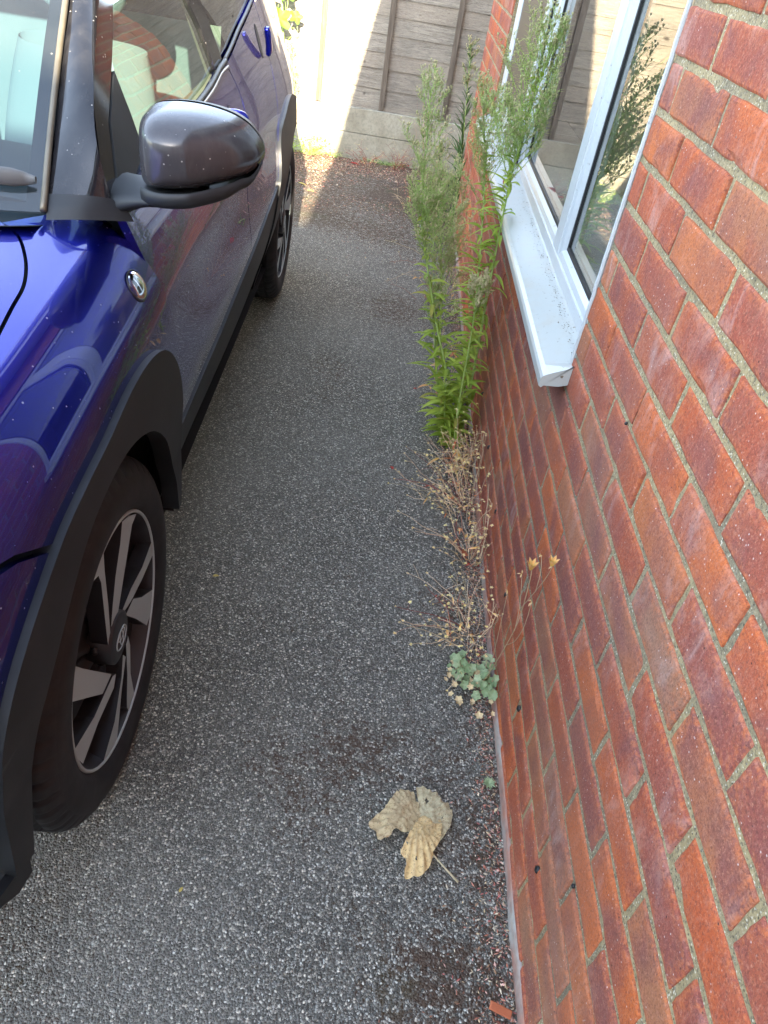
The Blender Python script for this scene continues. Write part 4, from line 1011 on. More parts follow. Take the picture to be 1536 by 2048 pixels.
    hub = MB(); hub.grid(lambda u, v: (-.008+.010*math.cos(PI/2*v)**.5 if v < 1 else -.045, .052*math.sin(PI/2*v)*math.cos(2*PI*u), .052*math.sin(PI/2*v)*math.sin(2*PI*u)), 36, 8, closed_u=True)
    H = hub.build('hub_cap', MAT['rimdark'], W_, smooth=True)
    e = MB()
    def ell(cy_, cz_, ry, rz, rad=.0016): e.tube([(.0015, cy_+ry*math.cos(2*PI*k/32), cz_+rz*math.sin(2*PI*k/32)) for k in range(33)], rad, 6, cap=False)
    ell(0, 0, .027, .019); ell(0, .0005, .0085, .0175); ell(0, .008, .017, .0085)
    ring = [(-.0003, .032*math.cos(2*PI*k/40), .032*math.sin(2*PI*k/40)) for k in range(41)]; e.tube(ring, .0009, 6, cap=False)
    e.build('wheel_emblem', MAT['alloy'], W_, smooth=True)
    for k in range(5):
        a = math.radians(20+72*k); nt = MB(); nt.ball((-.030, .040*math.cos(a)*1.25, .040*math.sin(a)*1.25), .0085, 8, 5); nt.build('wheel_nut', MAT['rimdark'], W_, smooth=True)
    for k in (0, 1): pass
    return W_
W1 = wheel(1, WHY, None)
Wr = wheel(1, WBASE, W1); Wr.rotation_euler = (math.radians(38), 0, 0)
wheel(-1, WHY, W1); wheel(-1, WBASE, W1)
#@@PLANTS
# ================================================================== PLANTS
def leaf_geo(mb, base, dirv, length, width, droop=.5, col=(.5, .5, .5, 1), fold=.25, seg=6, twist=0.0, wprof=None):
    d = Vector(dirv).normalized(); side = d.cross(Vector((0, 0, 1)))
    if side.length < 1e-3: side = Vector((1, 0, 0))
    side.normalize(); side = Matrix.Rotation(twist, 3, d) @ side; up = side.cross(d)
    vs = []; cs = []; p = Vector(base); dd = d.copy()
    for i in range(seg+1):
        t = i/seg; w = width*(wprof(t) if wprof else (math.sin(PI*min(1, t*1.0)**.75)**.8 if t < 1 else 0)+.06*(1-t))
        vs += [p-side*w*.5+up*w*fold, p, p+side*w*.5+up*w*fold]
        k = rnd(-.04, .04); cs += [(col[0]+k, col[1], col[2]*(.4+.6*t), 1), (min(1, col[0]+.25), col[1], col[2]*(.3+.7*t), 1), (col[0]+k, col[1], col[2]*(.4+.6*t), 1)]
        dd = (dd+Vector((0, 0, -droop/seg))).normalized(); up = side.cross(dd); p = p+dd*length/seg
    fs = []
    for i in range(seg): a = i*3; fs += [(a, a+1, a+4, a+3), (a+1, a+2, a+5, a+4)]
    mb.add(vs, fs, cs)

def along(P, t):
    k = t*(len(P)-1); i = min(int(k), len(P)-2); f = k-i; return P[i].lerp(P[i+1], f), (P[i+1]-P[i]).normalized()

def fleabane(spine, label, leaf=.092, lw=.0125, bare=0.0, pan=.55, nbranch=26, brl=.16, mat='green', density=112, budcol=.5, flower=1.0, wallx=-.012, name='tall_weed', panmat='sagegreen', updir=.9, droop=.9):
    P = smooth_pts(spine, 8); L = sum((P[i+1]-P[i]).length for i in range(len(P)-1)); base = P[0].copy()
    R = empty(name, base, label=label, cat='weed', group='tall weeds growing along the foot of the wall')
    S = MB(); F = MB(); N = MB(); B = MB()
    P = [p-base for p in P]
    S.tube(P, [.0052*(1-.75*i/(len(P)-1)) for i in range(len(P))], 7)
    n = int(density*L*max(.1, pan)*1.25); az = rnd(0, 6)
    for i in range(n):
        t = bare+(min(1, pan+.28)-bare)*i/n; p, d = along(P, min(1, t)); az += 2.4+rnd(-.3, .3)
        out = Vector((math.cos(az), math.sin(az), 0))
        if base.x+p.x+out.x*leaf*.8 > wallx: out.x = -abs(out.x)*rnd(.1, .6); out.normalize()
        el = rnd(.25, .75)*updir; k = (.55+.55*math.sin(PI*min(1, t/pan*.9+.08)))*rnd(.75, 1.15)
        if t < .06: k *= .8
        if t > pan: k *= .72
        leaf_geo(F, p, out*math.cos(el)+Vector((0, 0, math.sin(el)+.1)), leaf*k, lw*(.8+.5*(1-t))*rnd(.8, 1.2), droop*rnd(.5, 1.3), (rnd(.15, .95)*(.6+.4*t), 0, 1 if random.random() < .05+.12*(t < .25) else rnd(0, .2), 1), twist=rnd(-.5, .5))
    def twig(p, d, l, r, depth):
        q = [p]; dd = d.copy()
        for k in range(4): dd = (dd+Vector((rnd(-.12, .12), rnd(-.12, .12), rnd(.02, .16)))).normalized(); q.append(q[-1]+dd*l/4)
        for v in q:
            if base.x+v.x > wallx: v.x = wallx-base.x-rnd(0, .004)
        S.tube(q, [r*(1-.6*k/4) for k in range(5)], 4, cap=False)
        for k in range(int(l*210)):
            a, e = along(q, rnd(.05, .98)); th = rnd(0, 2*PI); o = Vector((math.cos(th), math.sin(th), rnd(.2, 1.1)))
            leaf_geo(N, a, o, rnd(.008, .024)*(1 if depth else 1.3), rnd(.0012, .0026), .4, (rnd(.1, .9), 0, 0, 1), seg=3)
        if depth > 0:
            for k in range(int(3+l*22)):
                a, e = along(q, rnd(.25, .95)); th = rnd(0, 2*PI); o = (e*1.1+Vector((math.cos(th), math.sin(th), .2))*.75).normalized(); twig(a, o, l*rnd(.28, .5), r*.6, depth-1)
        else:
            for k in range(int(2*flower)+1):
                c = q[-1-min(k, 2)]+Vector((rnd(-.004, .004), rnd(-.004, .004), rnd(-.002, .005)))
                rr = rnd(.0014, .0026); cc = (rnd(.1, 1)*budcol*2, 0, 0, 1)
                B.grid(lambda u, v: (c.x+rr*(1.0+.5*v)*math.cos(2*PI*u)*math.sin(.25+1.9*v), c.y+rr*(1.0+.5*v)*math.sin(2*PI*u)*math.sin(.25+1.9*v), c.z+rr*3.4*v), 5, 4, cc, True)
    for i in range(nbranch):
        t = pan+(1-pan)*((i+.5)/nbranch); p, d = along(P, min(.999, t)); az += 2.4+rnd(-.4, .4)
        f = 1-.55*(t-pan)/(1-pan); el = rnd(.7, 1.05)
        twig(p, Vector((math.cos(az)*math.cos(el), math.sin(az)*math.cos(el), math.sin(el))), brl*f*rnd(.7, 1.15), .0016, 1)
    S.build('stem', MAT['stem'], R, smooth=True)
    if n > 2: F.build('leaves', MAT[mat], R, smooth=True)
    if N.v: N.build('small_leaves', MAT[panmat], R)
    if B.v: B.build('blossom', MAT['buds'], R, smooth=True)
    return R

fleabane([(-.070, 2.29, 0), (-.125, 2.31, .2), (-.205, 2.34, .40), (-.283, 2.35, .63), (-.317, 2.36, .78), (-.345, 2.37, 1.07)], 'tall green weed leaning away from the wall over the tarmac with a feathery top', pan=.56, nbranch=46, brl=.17, flower=1.8)
fleabane([(-.040, 2.28, 0), (-.055, 2.32, .40), (-.066, 2.35, .74), (-.066, 2.36, .95), (-.040, 2.37, 1.22)], 'tallest green weed standing upright in front of the window with a brown seeding top', pan=.64, nbranch=46, brl=.21, leaf=.11, flower=2.2, budcol=.35, density=135)
fleabane([(-.045, 2.38, 0), (-.07, 2.46, .40), (-.11, 2.58, .76), (-.165, 2.66, 1.02)], 'green weed behind the tallest one whose top spreads over the bare bricks', pan=.62, nbranch=30, brl=.17, leaf=.105, flower=1.8, budcol=.5)
fleabane([(-.070, 2.20, 0), (-.09, 2.20, .2), (-.10, 2.20, .42), (-.112, 2.21, .60)], 'shorter leafy weed against the wall with a cluster of pale fluffy flowers', pan=.80, nbranch=16, brl=.075, leaf=.085, flower=5, budcol=.9, density=150)
fleabane([(-.085, 2.25, 0), (-.12, 2.25, .10), (-.14, 2.25, .22)], 'low leafy shoot at the foot of the green weeds', pan=.98, nbranch=3, brl=.02, leaf=.095, lw=.017, flower=0, density=240)
fleabane([(-.10, 2.33, 0), (-.16, 2.36, .18), (-.20, 2.38, .34), (-.235, 2.40, .50)], 'middle sized leafy weed growing through the leaning one', pan=.7, nbranch=14, brl=.10, leaf=.10, lw=.015, flower=1)
fleabane([(-.110, 3.05, 0), (-.15, 3.05, .25), (-.20, 3.05, .5), (-.22, 3.06, .66)], 'bushy feathery weed standing behind the leaning one', pan=.25, nbranch=40, brl=.22, leaf=.05, flower=1.8, budcol=.8)
fleabane([(-.030, 4.5, 0), (-.045, 4.5, .36), (-.072, 4.5, .62), (-.113, 4.5, .98)], 'dark narrow leaved weed at the far corner of the wall', pan=.78, nbranch=12, brl=.10, leaf=.13, lw=.009, mat='dark', flower=1.5, density=110, updir=1.5, droop=.2, panmat='dark')
fleabane([(-.10, 4.75, 0), (-.13, 4.75, .2), (-.16, 4.76, .42)], 'small dark weed behind the feathery one near the far corner', pan=.7, nbranch=10, brl=.10, leaf=.10, lw=.008, mat='dark', flower=1.5, density=120, updir=1.4, droop=.3, panmat='dark')

STRAW = [(.72, .52, .32), (.62, .42, .26), (.50, .24, .15), (.78, .60, .40), (.42, .17, .11), (.55, .44, .25)]
def dryweed(base, n, spread, h, label, seeds=1.0, name='dried_weed', lean=(0, 0), group='dried weeds along the foot of the wall', reds=0.0, cat='weed', lf=1.0):
    R = empty(name, base, label=label, cat=cat, group=group); S = MB(); D = MB()
    for i in range(n):
        th = rnd(0, 2*PI); r = rnd(0, spread*.45); p = Vector((r*math.cos(th)*.5, r*math.sin(th), .002)); 
        d = Vector((math.cos(th)*.5+lean[0], math.sin(th)*.5+lean[1], rnd(.5, 1.3))).normalized(); q = [p]; l = h*rnd(.45, 1.25); c = random.choice(STRAW); k = rnd(.7, 1.2)
        if random.random() < reds: c = (.30, .05, .04)
        c = tuple(x*k for x in c)+(1,)
        for j in range(6):
            d = (d+Vector((rnd(-.28, .28), rnd(-.28, .28), rnd(-.30, .12)))).normalized(); v = q[-1]+d*l/6
            v.z = max(.003, v.z)
            if base[0]+v.x > -.008: v.x = -.008-base[0]
            q.append(v)
        S.tube(q, [.0011*(1-.5*j/6) for j in range(7)], 4, c, cap=False)
        for j in range(2):
            a, e = along(q, rnd(.3, .9)); o = Vector((rnd(-1, 1), rnd(-1, 1), rnd(-.1, .9))).normalized(); e2 = a+o*rnd(.015, .06)
            if base[0]+e2.x > -.008: e2.x = -.008-base[0]
            e2.z = max(.003, e2.z); S.tube([a, (a+e2)/2+Vector((0, 0, .003)), e2], .0006, 3, c, cap=False)
            ends = [e2]+([q[-1]] if j == 0 else [])
            for en in ends:
                if random.random() > .8*seeds: continue
                cc = random.choice([(.85, .74, .45, 1), (.80, .68, .48, 1), (.88, .82, .58, 1)]); m = random.randint(5, 8); rr = rnd(.0035, .007)
                for t in range(m):
                    a2 = 2*PI*t/m+rnd(-.2, .2); dv = Vector((math.cos(a2), math.sin(a2), rnd(-.3, .7)))
                    leaf_geo(D, en, dv, rr, rr*.42, .1, cc, seg=2)
        for _ in range(int(rnd(.5, 1.0+lf*.8))):
            a, e = along(q, rnd(.0, .6)); leaf_geo(D, a, Vector((rnd(-1, .3), rnd(-1, 1), rnd(-.2, .4))), rnd(.01, .03)*lf, rnd(.003, .008)*lf*1.2, rnd(.3, 1.2), c, seg=4, twist=rnd(-1, 1))
    S.build('dry_stems', MAT['dry'], R); D.build('seed_fluff', MAT['dry'], R); return R
dryweed((-.055, 1.34, 0), 36, .22, .17, 'pale tangle of dried stems beside the sage green plant', 1.0, lean=(-.3, 0), reds=.1)
dryweed((-.04, 1.62, 0), 34, .22, .22, 'reddish dried weed with a long stem arching over the tarmac', .9, lean=(-.15, -.05), reds=.3)
dryweed((-.05, 1.88, 0), 50, .26, .23, 'dried weed crowded with star shaped cream seed heads', 1.35, lean=(-.4, -.05), reds=.15)
dryweed((-.05, 2.13, 0), 30, .20, .15, 'straw coloured dead stems and curled tan leaves at the foot of the tall green weeds', .6, lean=(-.2, -.1), lf=2.0)
dryweed((-.085, 2.75, 0), 26, .5, .12, 'low brown dead stems hidden behind the tall green weeds', .3, lean=(-.1, 0), lf=1.8)
dryweed((-.10, 3.6, 0), 30, .8, .14, 'brown dead stems lying toward the far corner', .3, lean=(-.3, 0))
dryweed((-.020, 2.10, .06), 14, .05, .11, 'little dry grass tuft spreading against the bricks', .2, lean=(-.1, -.1), name='dry_grass_tuft')
# fence foot
dryweed((-.62, 5.90, 0), 30, .34, .15, 'reddish brown weed under the fence left of the shaded middle', .5, reds=.6, group='weeds along the foot of the fence')
dryweed((-.40, 5.90, 0), 34, .25, .20, 'taller red brown weed at the fence foot near the feathery weed', .5, reds=.7, group='weeds along the foot of the fence')
dryweed((-.18, 5.72, 0), 18, .22, .56, 'tall straw grass bending over in front of the fence battens', .8, lean=(.12, -.1), name='dry_grass_tuft', group='weeds along the foot of the fence')
dryweed((-.30, 5.05, 0), 8, .3, .18, 'few bare twigs lying on the dark litter', .1, lean=(-.6, 0), name='bare_twigs', group='weeds along the foot of the fence')
dryweed((-.12, 3.9, 0), 5, .10, .34, 'thin pale twigs reaching over the tarmac beside the weeds', .2, lean=(-.9, -.1), name='bare_twigs')

def clump(base, n, r, h, label, mat, lw=.02, ll=.03, name='leafy_weed', cat='weed', group=None, vib=.3):
    R = empty(name, base, label=label, cat=cat, group=group); F = MB(); S = MB()
    for i in range(n):
        th = rnd(0, 2*PI); q = rnd(0, 1)**.6*r; p = Vector((math.cos(th)*q, math.sin(th)*q*.6, rnd(.1, 1)*h*(1-.5*q/r)+.004))
        S.tube([(0, 0, 0), p*.5+Vector((0, 0, .01)), p], .0007, 3, cap=False)
        leaf_geo(F, p, Vector((math.cos(th)+rnd(-.6, .6), math.sin(th)+rnd(-.6, .6), rnd(0, .7))), ll*rnd(.6, 1.2), lw*rnd(.6, 1.2), rnd(.2, 1), (rnd(0, 1), 0, 0, 1), seg=4, twist=rnd(-.6, .6), wprof=lambda t: math.sin(PI*min(1, max(0, t)))**.6)
    S.build('stem', MAT['stem'], R); F.build('leaves', MAT[mat], R, smooth=True); return R
clump((-1.05, 5.88, 0), 130, .16, .17, 'sunlit yellow green weed clump under the fence beside the car', 'green', .014, .024, group='weeds along the foot of the fence')
clump((-.86, 5.92, 0), 40, .10, .06, 'low sunlit weed at the shadow edge under the fence', 'buds', .012, .02, group='weeds along the foot of the fence')
clump((-.50, 5.93, 0), 60, .20, .05, 'low dull green mat under the middle of the fence', 'dark', .010, .018, group='weeds along the foot of the fence')

def lobed(mb, c, n, up, r, col, lobes=5, cup=.15, sharp=.35, rim=26):
    n = Vector(n).normalized(); up = Vector(up); up = (up-n*up.dot(n)).normalized(); s = up.cross(n); c = Vector(c)
    vs = [c]; cs = [(min(1, col[0]+.15), 0, 0, 1)]
    for ring in (.5, 1):
        for k in range(rim):
            a = 2*PI*k/rim; rr = r*ring*(1-sharp*(.5-.5*math.cos(a*lobes+PI))*ring)*(1-.25*(abs(((a/PI+1) % 2)-1) > .93)*ring)
            rr *= 1+.05*noise.noise(Vector((a*3, c.x*50, c.z*9)))
            vs.append(c+(up*math.cos(a)+s*math.sin(a))*rr+n*(cup*r*ring*ring+.06*r*math.sin(a*lobes)*ring)); cs.append((col[0]+rnd(-.08, .08), 0, 0, 1))
    fs = [(0, 1+k, 1+(k+1) % rim) for k in range(rim)]+[(1+k, 1+rim+k, 1+rim+(k+1) % rim, 1+(k+1) % rim) for k in range(rim)]
    mb.add(vs, fs, cs)

def sage():
    for nm, lab, cx, cy, n, w_ in (('sage_plant', 'woolly sage green plant with rounded leaves growing out of the wall foot', -.028, 1.155, 34, .042), ('sage_plant', 'faded twin of the sage green plant lying further out on the tarmac', -.085, 1.185, 20, .028)):
        R = empty(nm, (cx, cy, 0), label=lab, cat='plant', group='sage green plants by the dried weeds'); F = MB(); D = MB(); S = MB()
        for i in range(n):
            th = rnd(0, 2*PI); q = rnd(.1, 1)*w_; p = Vector((min(-.012-cx, math.cos(th)*q), math.sin(th)*q*1.5, rnd(.015, .075)))
            S.tube([(0, 0, 0), p*.6, p], .0009, 4, cap=False)
            lobed(F, p, (math.cos(th)*.5-.25, math.sin(th)*.5-.4, 1), (rnd(-1, 1), rnd(-1, 1), .2), rnd(.007, .0145), (rnd(.1, 1), 0, 0, 1), 5, .3, .28)
        for i in range(15):
            th = rnd(0, 2*PI); q = rnd(.5, 1.5)*w_; p = Vector((min(-.012-cx, math.cos(th)*q), math.sin(th)*q*1.6-.02, rnd(.004, .03)))
            lobed(D, p, (rnd(-.5, .5), rnd(-.8, .2), .8), (rnd(-1, 1), rnd(-1, 1), .2), rnd(.006, .012), (0, 0, 0, 1), 5, .6, .35)
        S.build('stem', MAT['dry2'], R); F.build('leaves', MAT['sage'], R, smooth=True); D.build('withered_leaves', MAT['wither'], R, smooth=True)
MAT['dry2'] = simple('dead_stem', (.5, .34, .22), .8); MAT['wither'] = simple('withered_leaf', (.66, .52, .30), .85, var=.35, bscale=120)
sage()
R_ = empty('small_rosette_plant', (-.028, .90, .004), label='tiny green rosette plant at the wall foot near the big dead leaf', cat='plant'); F_ = MB()
for i in range(26):
    th = 2.4*i; leaf_geo(F_, (0, 0, .004), (math.cos(th), math.sin(th), .25+.02*i), .018*rnd(.7, 1), .0045, .3, (rnd(.2, .9), 0, 0, 1), seg=3)
F_.build('leaves', MAT['sage'], R_)

# stalk with seed pods leaning on the wall
def podstalk():
    R = empty('seed_pod_stalk', (-.03, 1.16, 0), label='thin dead stalk leaning on the bricks with two fat tan seed pods', cat='weed'); S = MB(); D = MB()
    o = Vector((-.03, 1.16, 0)); main = [Vector(p)-o for p in ((-.035, 1.16, 0), (-.03, 1.12, .15), (-.022, 1.10, .30), (-.02, 1.12, .40), (-.022, 1.132, .434))]
    S.tube(smooth_pts(main, 5), .0010, 5, (.42, .30, .16, 1))
    br = [[(-.022, 1.11, .34), (-.02, 1.07, .43), (-.02, 1.04, .50), (-.022, 1.028, .539)], [(-.022, 1.10, .28), (-.02, 1.13, .33), (-.025, 1.17, .38)], [(-.025, 1.11, .22), (-.02, 1.08, .27), (-.02, 1.06, .34), (-.02, 1.07, .40)], [(-.02, 1.07, .43), (-.02, 1.08, .47), (-.02, 1.11, .49)], [(-.03, 1.14, .08), (-.02, 1.20, .15), (-.02, 1.24, .26)]]
    for b in br: S.tube(smooth_pts([Vector(p)-o for p in b], 4), .0007, 4, (.45, .33, .19, 1))
    for c, r in (((-.024, 1.132, .440), 1), ((-.024, 1.028, .545), .85)):
        c = Vector(c)-o
        for k in range(6):
            a = 2*PI*k/6
            leaf_geo(D, c-Vector((0, 0, .013*r)), (math.cos(a)*.5, math.sin(a)*.5, 1), .030*r, .0105*r, -.0, (.62, .44, .18, 1), fold=.3, seg=5)
    for b in br:
        e = Vector(b[-1])-o
        for k in range(5): leaf_geo(D, e, (rnd(-1, 0), rnd(-1, 1), rnd(-1, 1)), rnd(.006, .014), .003, .5, (.55, .45, .3, 1), seg=2)
    S.build('stalk', MAT['dry'], R); D.build('pod_tuft', MAT['dry'], R)
podstalk()

# big-leaved climber at the sunny end of the fence
def climber():
    o = Vector((-1.30, 5.86, 0)); R = empty('broad_leaved_plant', o, label='bright green broad leaved plant against the sunlit fence behind the car', cat='plant'); F = MB(); S = MB()
    for (x, y, z, r) in ((-1.30, 5.78, .82, .085), (-1.20, 5.84, .84, .05), (-1.38, 5.80, .93, .075), (-1.26, 5.84, .97, .07), (-1.42, 5.84, .78, .06), (-1.34, 5.80, 1.08, .085), (-1.46, 5.82, 1.00, .07), (-1.24, 5.85, 1.12, .06), (-1.40, 5.80, 1.2, .09), (-1.30, 5.83, 1.26, .07), (-1.5, 5.82, 1.3, .08), (-1.36, 5.84, 1.4, .08)):
        c = Vector((x, y, z))-o; lobed(F, c, (rnd(-.2, .5), -1, rnd(.2, .8)), (rnd(-.3, .3), 0, -1), r, (rnd(.4, 1), 0, 0, 1), 5, .1, .42, 40)
        S.tube([c, c+Vector((rnd(-.03, .03), .02, -.08)), Vector((c.x*.5, .0, c.z-.14))], .0022, 5)
    S.tube([(0, 0, 0), (-.02, .01, .4), (.02, 0, .7), (-.02, .01, 1.1), (-.05, 0, 1.45)], .006, 6)
    for k in range(16):
        z = rnd(.5, 1.2); x = rnd(-.06, .14); S.tube([(x*.3, 0, z), (x, -.03, z+rnd(-.06, .08)), (x*1.4, -.02, z+rnd(-.12, .12))], .0012, 4)
    S.build('stem', MAT['stem'], R, smooth=True); F.build('leaves', MAT['bigleaf'], R, smooth=True)
climber()
fleabane([(-1.17, 5.86, 0), (-1.19, 5.86, .25), (-1.20, 5.87, .45), (-1.23, 5.87, .66)], 'thin dry looking weed against the sunlit fence below the broad leaves', pan=.45, nbranch=18, brl=.10, leaf=.04, lw=.005, mat='dark', panmat='dark', flower=.6, wallx=9, density=60, name='thin_weed')

# ------------------------------------------------------------------ fallen things
def flat_leaf(name, x, y, size, mat, label, rot=0.0, z=.006, cat='leaf', group='small fallen leaves', narrow=.5, tilt=(.1, .1)):
    mb = MB(); leaf_geo(mb, (-size/2, 0, 0), (1, 0, .25), size, size*narrow, .5, (rnd(.3, .9), 0, 0, 1), fold=.18, seg=6, wprof=lambda t: math.sin(PI*min(1, t)**.8)**.8)
    o = mb.build(name, mat, None, smooth=True, label=label, cat=cat, group=group); o.location = (x, y, z); o.rotation_euler = (tilt[0], tilt[1], rot); return o
flat_leaf('fallen_leaf', -.735, 1.418, .018, MAT['yellow'], 'tiny pale yellow leaf on the tarmac beside the front wheel', .4)
flat_leaf('fallen_leaf', -.617, .611, .012, MAT['yellow'], 'tiny yellow leaf on the tarmac low in the photo left of the dead leaf', 1.2)
flat_leaf('fallen_leaf', -.286, 2.033, .024, MAT['petal'], 'pink red leaf in the middle of the tarmac', 1.9)
flat_leaf('fallen_leaf', -.214, 2.595, .018, MAT['petal'], 'tiny pink petal on the tarmac near the tall weeds', .5)
flat_leaf('fallen_leaf', -.707, 5.807, .075, MAT['petal'], 'long crimson leaf lying near the fence', .1, narrow=.35)
flat_leaf('fallen_leaf', -.12, 4.35, .06, MAT['petal'], 'rounded crimson leaf lying behind the leaning weed', .9, narrow=.7, z=.03, tilt=(.6, .2))
flat_leaf('fallen_leaf', -.93, 4.98, .05, MAT['yellow'], 'yellow leaf in the sunlit strip', .2, narrow=.35)
flat_leaf('fallen_leaf', -1.0, 5.1, .055, MAT['yellow'], 'yellow leaf in the car shadow by the rear wheel', -.1, narrow=.35)
flat_leaf('fallen_leaf', -.06, 1.62, .035, MAT['terra'], 'orange brown leaf among the dried weeds', 1.0, narrow=.7, z=.03, group='small fallen leaves', tilt=(.5, .3))
flat_leaf('fallen_leaf', -.022, 2.75, .035, MAT['petal'], 'red leaf lying on the white window sill', .7, z=WZ0-.018, tilt=(.15, -.25), narrow=.6)
mb = MB(); 
for k, (a, b, c) in enumerate((((-.02, -.008, 0), (.021, .006, .006), .0),)): mb.box(a, b, bev=.002)
ts = mb.build('terracotta_shard', MAT['terra'], None, label='small orange terracotta shard in the litter at the bottom of the photo', cat='shard'); ts.location = (-.038, .472, .012); ts.rotation_euler = (.2, .25, -.25)

def dead_leaf():
    LB = {1: [(-.285, .769), (-.272, .785), (-.259, .797), (-.24, .83), (-.219, .859), (-.205, .853), (-.194, .857), (-.186, .837), (-.178, .809), (-.188, .788), (-.202, .763), (-.218, .760), (-.231, .762), (-.240, .750), (-.252, .742), (-.265, .736), (-.268, .750), (-.283, .762)],
          2: [(-.190, .86), (-.175, .868), (-.161, .859), (-.147, .856), (-.136, .839), (-.118, .829), (-.113, .809), (-.119, .784), (-.128, .770), (-.138, .760), (-.158, .769), (-.177, .795), (-.183, .83)],
          3: [(-.160, .809), (-.145, .801), (-.135, .787), (-.139, .767), (-.142, .747), (-.154, .727), (-.158, .704), (-.167, .692), (-.175, .683), (-.190, .681), (-.208, .678), (-.207, .706), (-.219, .715), (-.215, .729), (-.200, .76), (-.190, .782), (-.176, .800)]}
    hub = Vector((-.190, .786)); c0 = Vector((-.19, .78, 0)); R = empty('dead_leaf', c0, label='large curled tan dead leaf lying on the tarmac', cat='leaf')
    for kk, poly in LB.items():
        P = densify([(p.x, p.y) for p in smooth_pts([(a, b, 0) for a, b in poly], 2, True)], .004); P = [p+Vector((rnd(-.001, .001), rnd(-.001, .001))) for p in P]; m = len(P); inn = []
        bda = np.array([(p.x, p.y) for p in P])
        for x in np.arange(-.29, -.10, .004):
            for y in np.arange(.67, .88, .004):
                xx = x+rnd(-.001, .001); yy = y+rnd(-.001, .001)
                if pip(xx, yy, P) and np.min((bda[:, 0]-xx)**2+(bda[:, 1]-yy)**2) > 6e-6: inn.append(Vector((xx, yy)))
        V, E_, Fc, ov, oe, of = delaunay_2d_cdt(P+inn, [(i, (i+1) % m) for i in range(m)], [list(range(m))], 1, 1e-7)
        holes = {1: [(-.213, .826, .0022), (-.205, .828, .0015), (-.235, .805, .0012)], 2: [(-.168, .832, .0042), (-.135, .798, .0015)], 3: [(-.208, .733, .0016), (-.188, .708, .0016)]}[kk]
        Fc = [f for f in Fc if not any((sum((V[i] for i in f), Vector((0, 0)))/len(f)-Vector(h[:2])).length < h[2] for h in holes)]
        cen = Vector((sum(p.x for p in P)/m, sum(p.y for p in P)/m)); ax = (cen-hub).normalized(); per = Vector((-ax.y, ax.x)); vs = []; cs = []
        for v in V:
            d = v-hub; u = d.dot(ax); w = d.dot(per); L_ = .10
            z = .010+.022*max(0, math.sin(PI*min(1, max(0, u/L_))))+{1: .010, 2: -.006, 3: .016}[kk]*(1-min(1, abs(u)/.09))
            edge = abs(w)/.05; z += -.011*edge**2+.006*max(0, u/L_-.6)
            ang = math.atan2(w, u); vein = abs(((ang*5.2) % 1)-.5)*2
            z += .0048*(1-vein)**2*min(1, d.length/.03)-.0040*vein
            z += .0065*noise.noise(Vector((v.x*60, v.y*60, kk)))+.0026*noise.noise(Vector((v.x*200, v.y*200, kk)))+.010*max(0, abs(w)/.05-.75)*(1 if w > 0 else -.6)
            if kk == 1: z += .012*max(0, (-.262-v.x)/.02)
            vs.append((v.x-c0.x, v.y-c0.y, max(.003, z))); 
            sp = noise.noise(Vector((v.x*130, v.y*130, 5))); cs.append(({1: .45, 2: .25, 3: .85}[kk]+.2*sp, (1-vein)**3, {1: .5, 2: .9, 3: 0}[kk], 1))
        mesh('leaf_lobe', vs, Fc, MAT['tanleaf'], R, smooth=True, cols=cs)
    S = MB(); S.tube([(.020, -.030, .022), (.036, -.052, .014), (.060, -.073, .008), (.088, -.098, .005)], [.0022, .0018, .0018, .0026], 8); S.build('leaf_stalk', MAT['tanstalk'], R, smooth=True)
t_ = NT('dry_tan_leaf'); co_ = t_.coord(); a_ = t_.sep(t_.attr().outputs['Color'])
b_ = t_.mix(a_[0], (.52, .37, .22), (.78, .56, .25)); b_ = t_.mix(t_.math('MULTIPLY', a_[2], .75), b_, (.55, .53, .34)); b_ = t_.mix(t_.math('MULTIPLY', a_[1], .35), b_, (.84, .70, .44))
n_ = t_.noise(170, co_, 5, .75); b_ = t_.mix(t_.ramp(n_, [(.50, 0), (.66, .7)]), b_, (.30, .15, .06)); v_ = t_.voro(260, co_); vc_ = t_.sep(t_.voro(260, co_, out='Color'))
b_ = t_.mix(t_.math('MULTIPLY', t_.ramp(v_, [(.16, 1), (.3, 0)]), t_.ramp(vc_[0], [(.82, 0), (.86, .8)])), b_, (.12, .06, .03))
t_.set(Base_Color=b_, Roughness=.75, Normal=t_.bump(t_.math('ADD', n_, t_.noise(60, co_, 4)), .5, .002)); tl_ = t_.new('ShaderNodeBsdfTranslucent'); t_.lk(b_, tl_.inputs[0]); mx_ = t_.new('ShaderNodeMixShader'); mx_.inputs[0].default_value = .2
t_.lk(t_.b.outputs[0], mx_.inputs[1]); t_.lk(tl_.outputs[0], mx_.inputs[2]); t_.lk(mx_.outputs[0], t_.out.inputs[0]); MAT['tanleaf'] = t_.m
MAT['tanstalk'] = simple('tan_stalk', (.50, .42, .26), .6, var=.3, bscale=200)
dead_leaf()

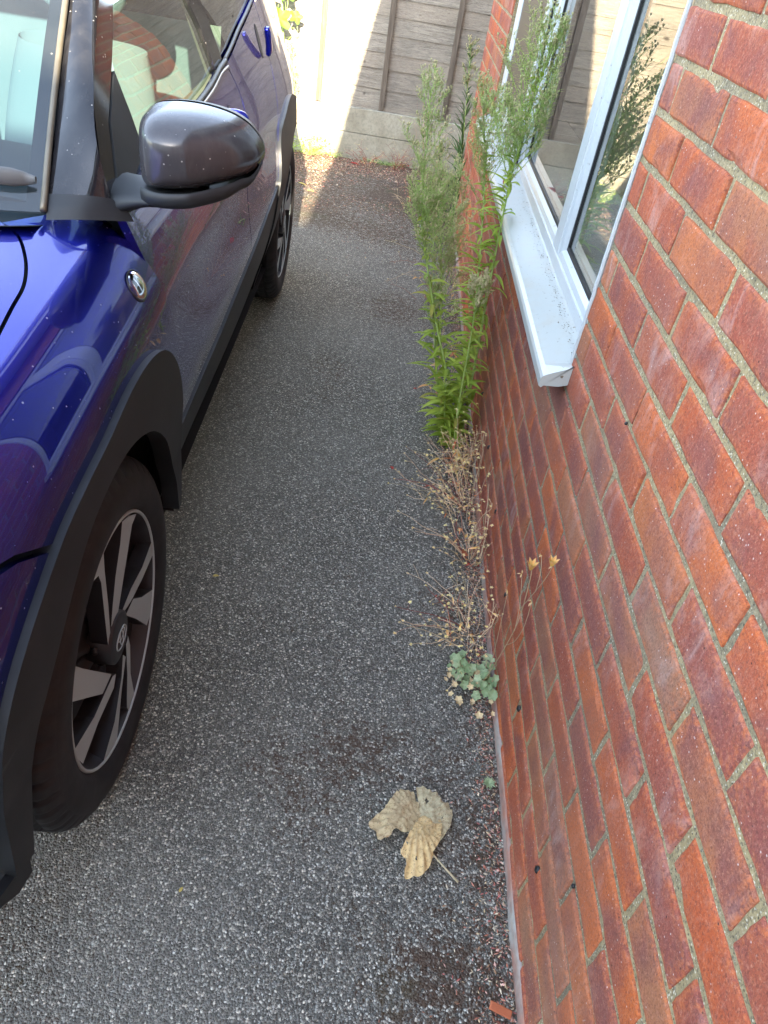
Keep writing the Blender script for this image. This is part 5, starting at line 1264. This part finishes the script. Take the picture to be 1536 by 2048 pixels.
# ------------------------------------------------------------------ litter nobody could count
def litter(name, n, place, cols, smin, smax, label, cat, flat=.5, z0=0.0):
    mb = MB()
    for i in range(n):
        x, y = place(); s = rnd(smin, smax)*rnd(.6, 1.3); th = rnd(0, 2*PI); c = random.choice(cols); k = rnd(.6, 1.25); c = tuple(min(1, v*k) for v in c)+(1,)
        a = Vector((math.cos(th), math.sin(th), rnd(-.25, .25)))*s; b = Vector((-math.sin(th), math.cos(th), rnd(-.4, .4)))*s*rnd(.2, flat); z = rnd(.0015, .006)+s*.25; o = Vector((x, y, z+z0)); up = Vector((0, 0, s*rnd(.1, .4)))
        mb.add([o-a, o-b, o+a, o+b, o+up], [(0, 1, 4), (1, 2, 4), (2, 3, 4), (3, 0, 4)], c)
    return mb.build(name, MAT['litter'], None, label=label, cat=cat, kind='stuff')
DK = [(.12, .06, .04), (.22, .10, .06), (.38, .14, .09), (.58, .26, .18), (.66, .50, .30), (.07, .04, .03), (.46, .15, .13), (.28, .17, .10), (.75, .64, .46), (.70, .42, .34)]
def wallstrip():
    while True:
        y = rnd(.15, 5.0); w = .018+.045*max(0, noise.noise(Vector((y*3.1, 2, 0)))+.35)+.02*(y < .9)
        x = -.010-abs(random.gauss(0, w*.8)); 
        if x > -.32: return x, y
litter('wall_foot_litter', 9500, wallstrip, DK, .0018, .0052, 'crumbs of dead leaf and red moss strewn along the foot of the brick wall', 'litter')
def farp():
    while True:
        x = rnd(-1.25, .0); y = 6.0-abs(random.gauss(0, .8))
        if y > 3.6 and y < 5.95 and (y < 5.05 or True) and noise.noise(Vector((x*3, y*3, 4)))+.35+.5*(y > 5.5) > rnd(0, .9): return x, y
litter('far_end_litter', 15000, farp, DK+[(.35, .24, .13)]*3, .002, .0075, 'brown leaf litter spread over the tarmac near the fence', 'litter')
litter('sill_crumbs', 420, lambda: (.030-abs(random.gauss(0, .012)), 1.40+abs(random.gauss(0, .7))), [(.20, .14, .08), (.10, .07, .04)], .001, .003, 'specks of soil and dead leaf caught along the back of the white sill', 'litter', z0=WZ0-.022)
litter('scattered_crumbs', 900, lambda: (rnd(-.8, -.03), rnd(.2, 4.2)), [(.34, .28, .2), (.25, .10, .07), (.5, .46, .38), (.10, .06, .04)], .0010, .0028, 'sparse crumbs and seeds scattered over the open tarmac', 'litter')
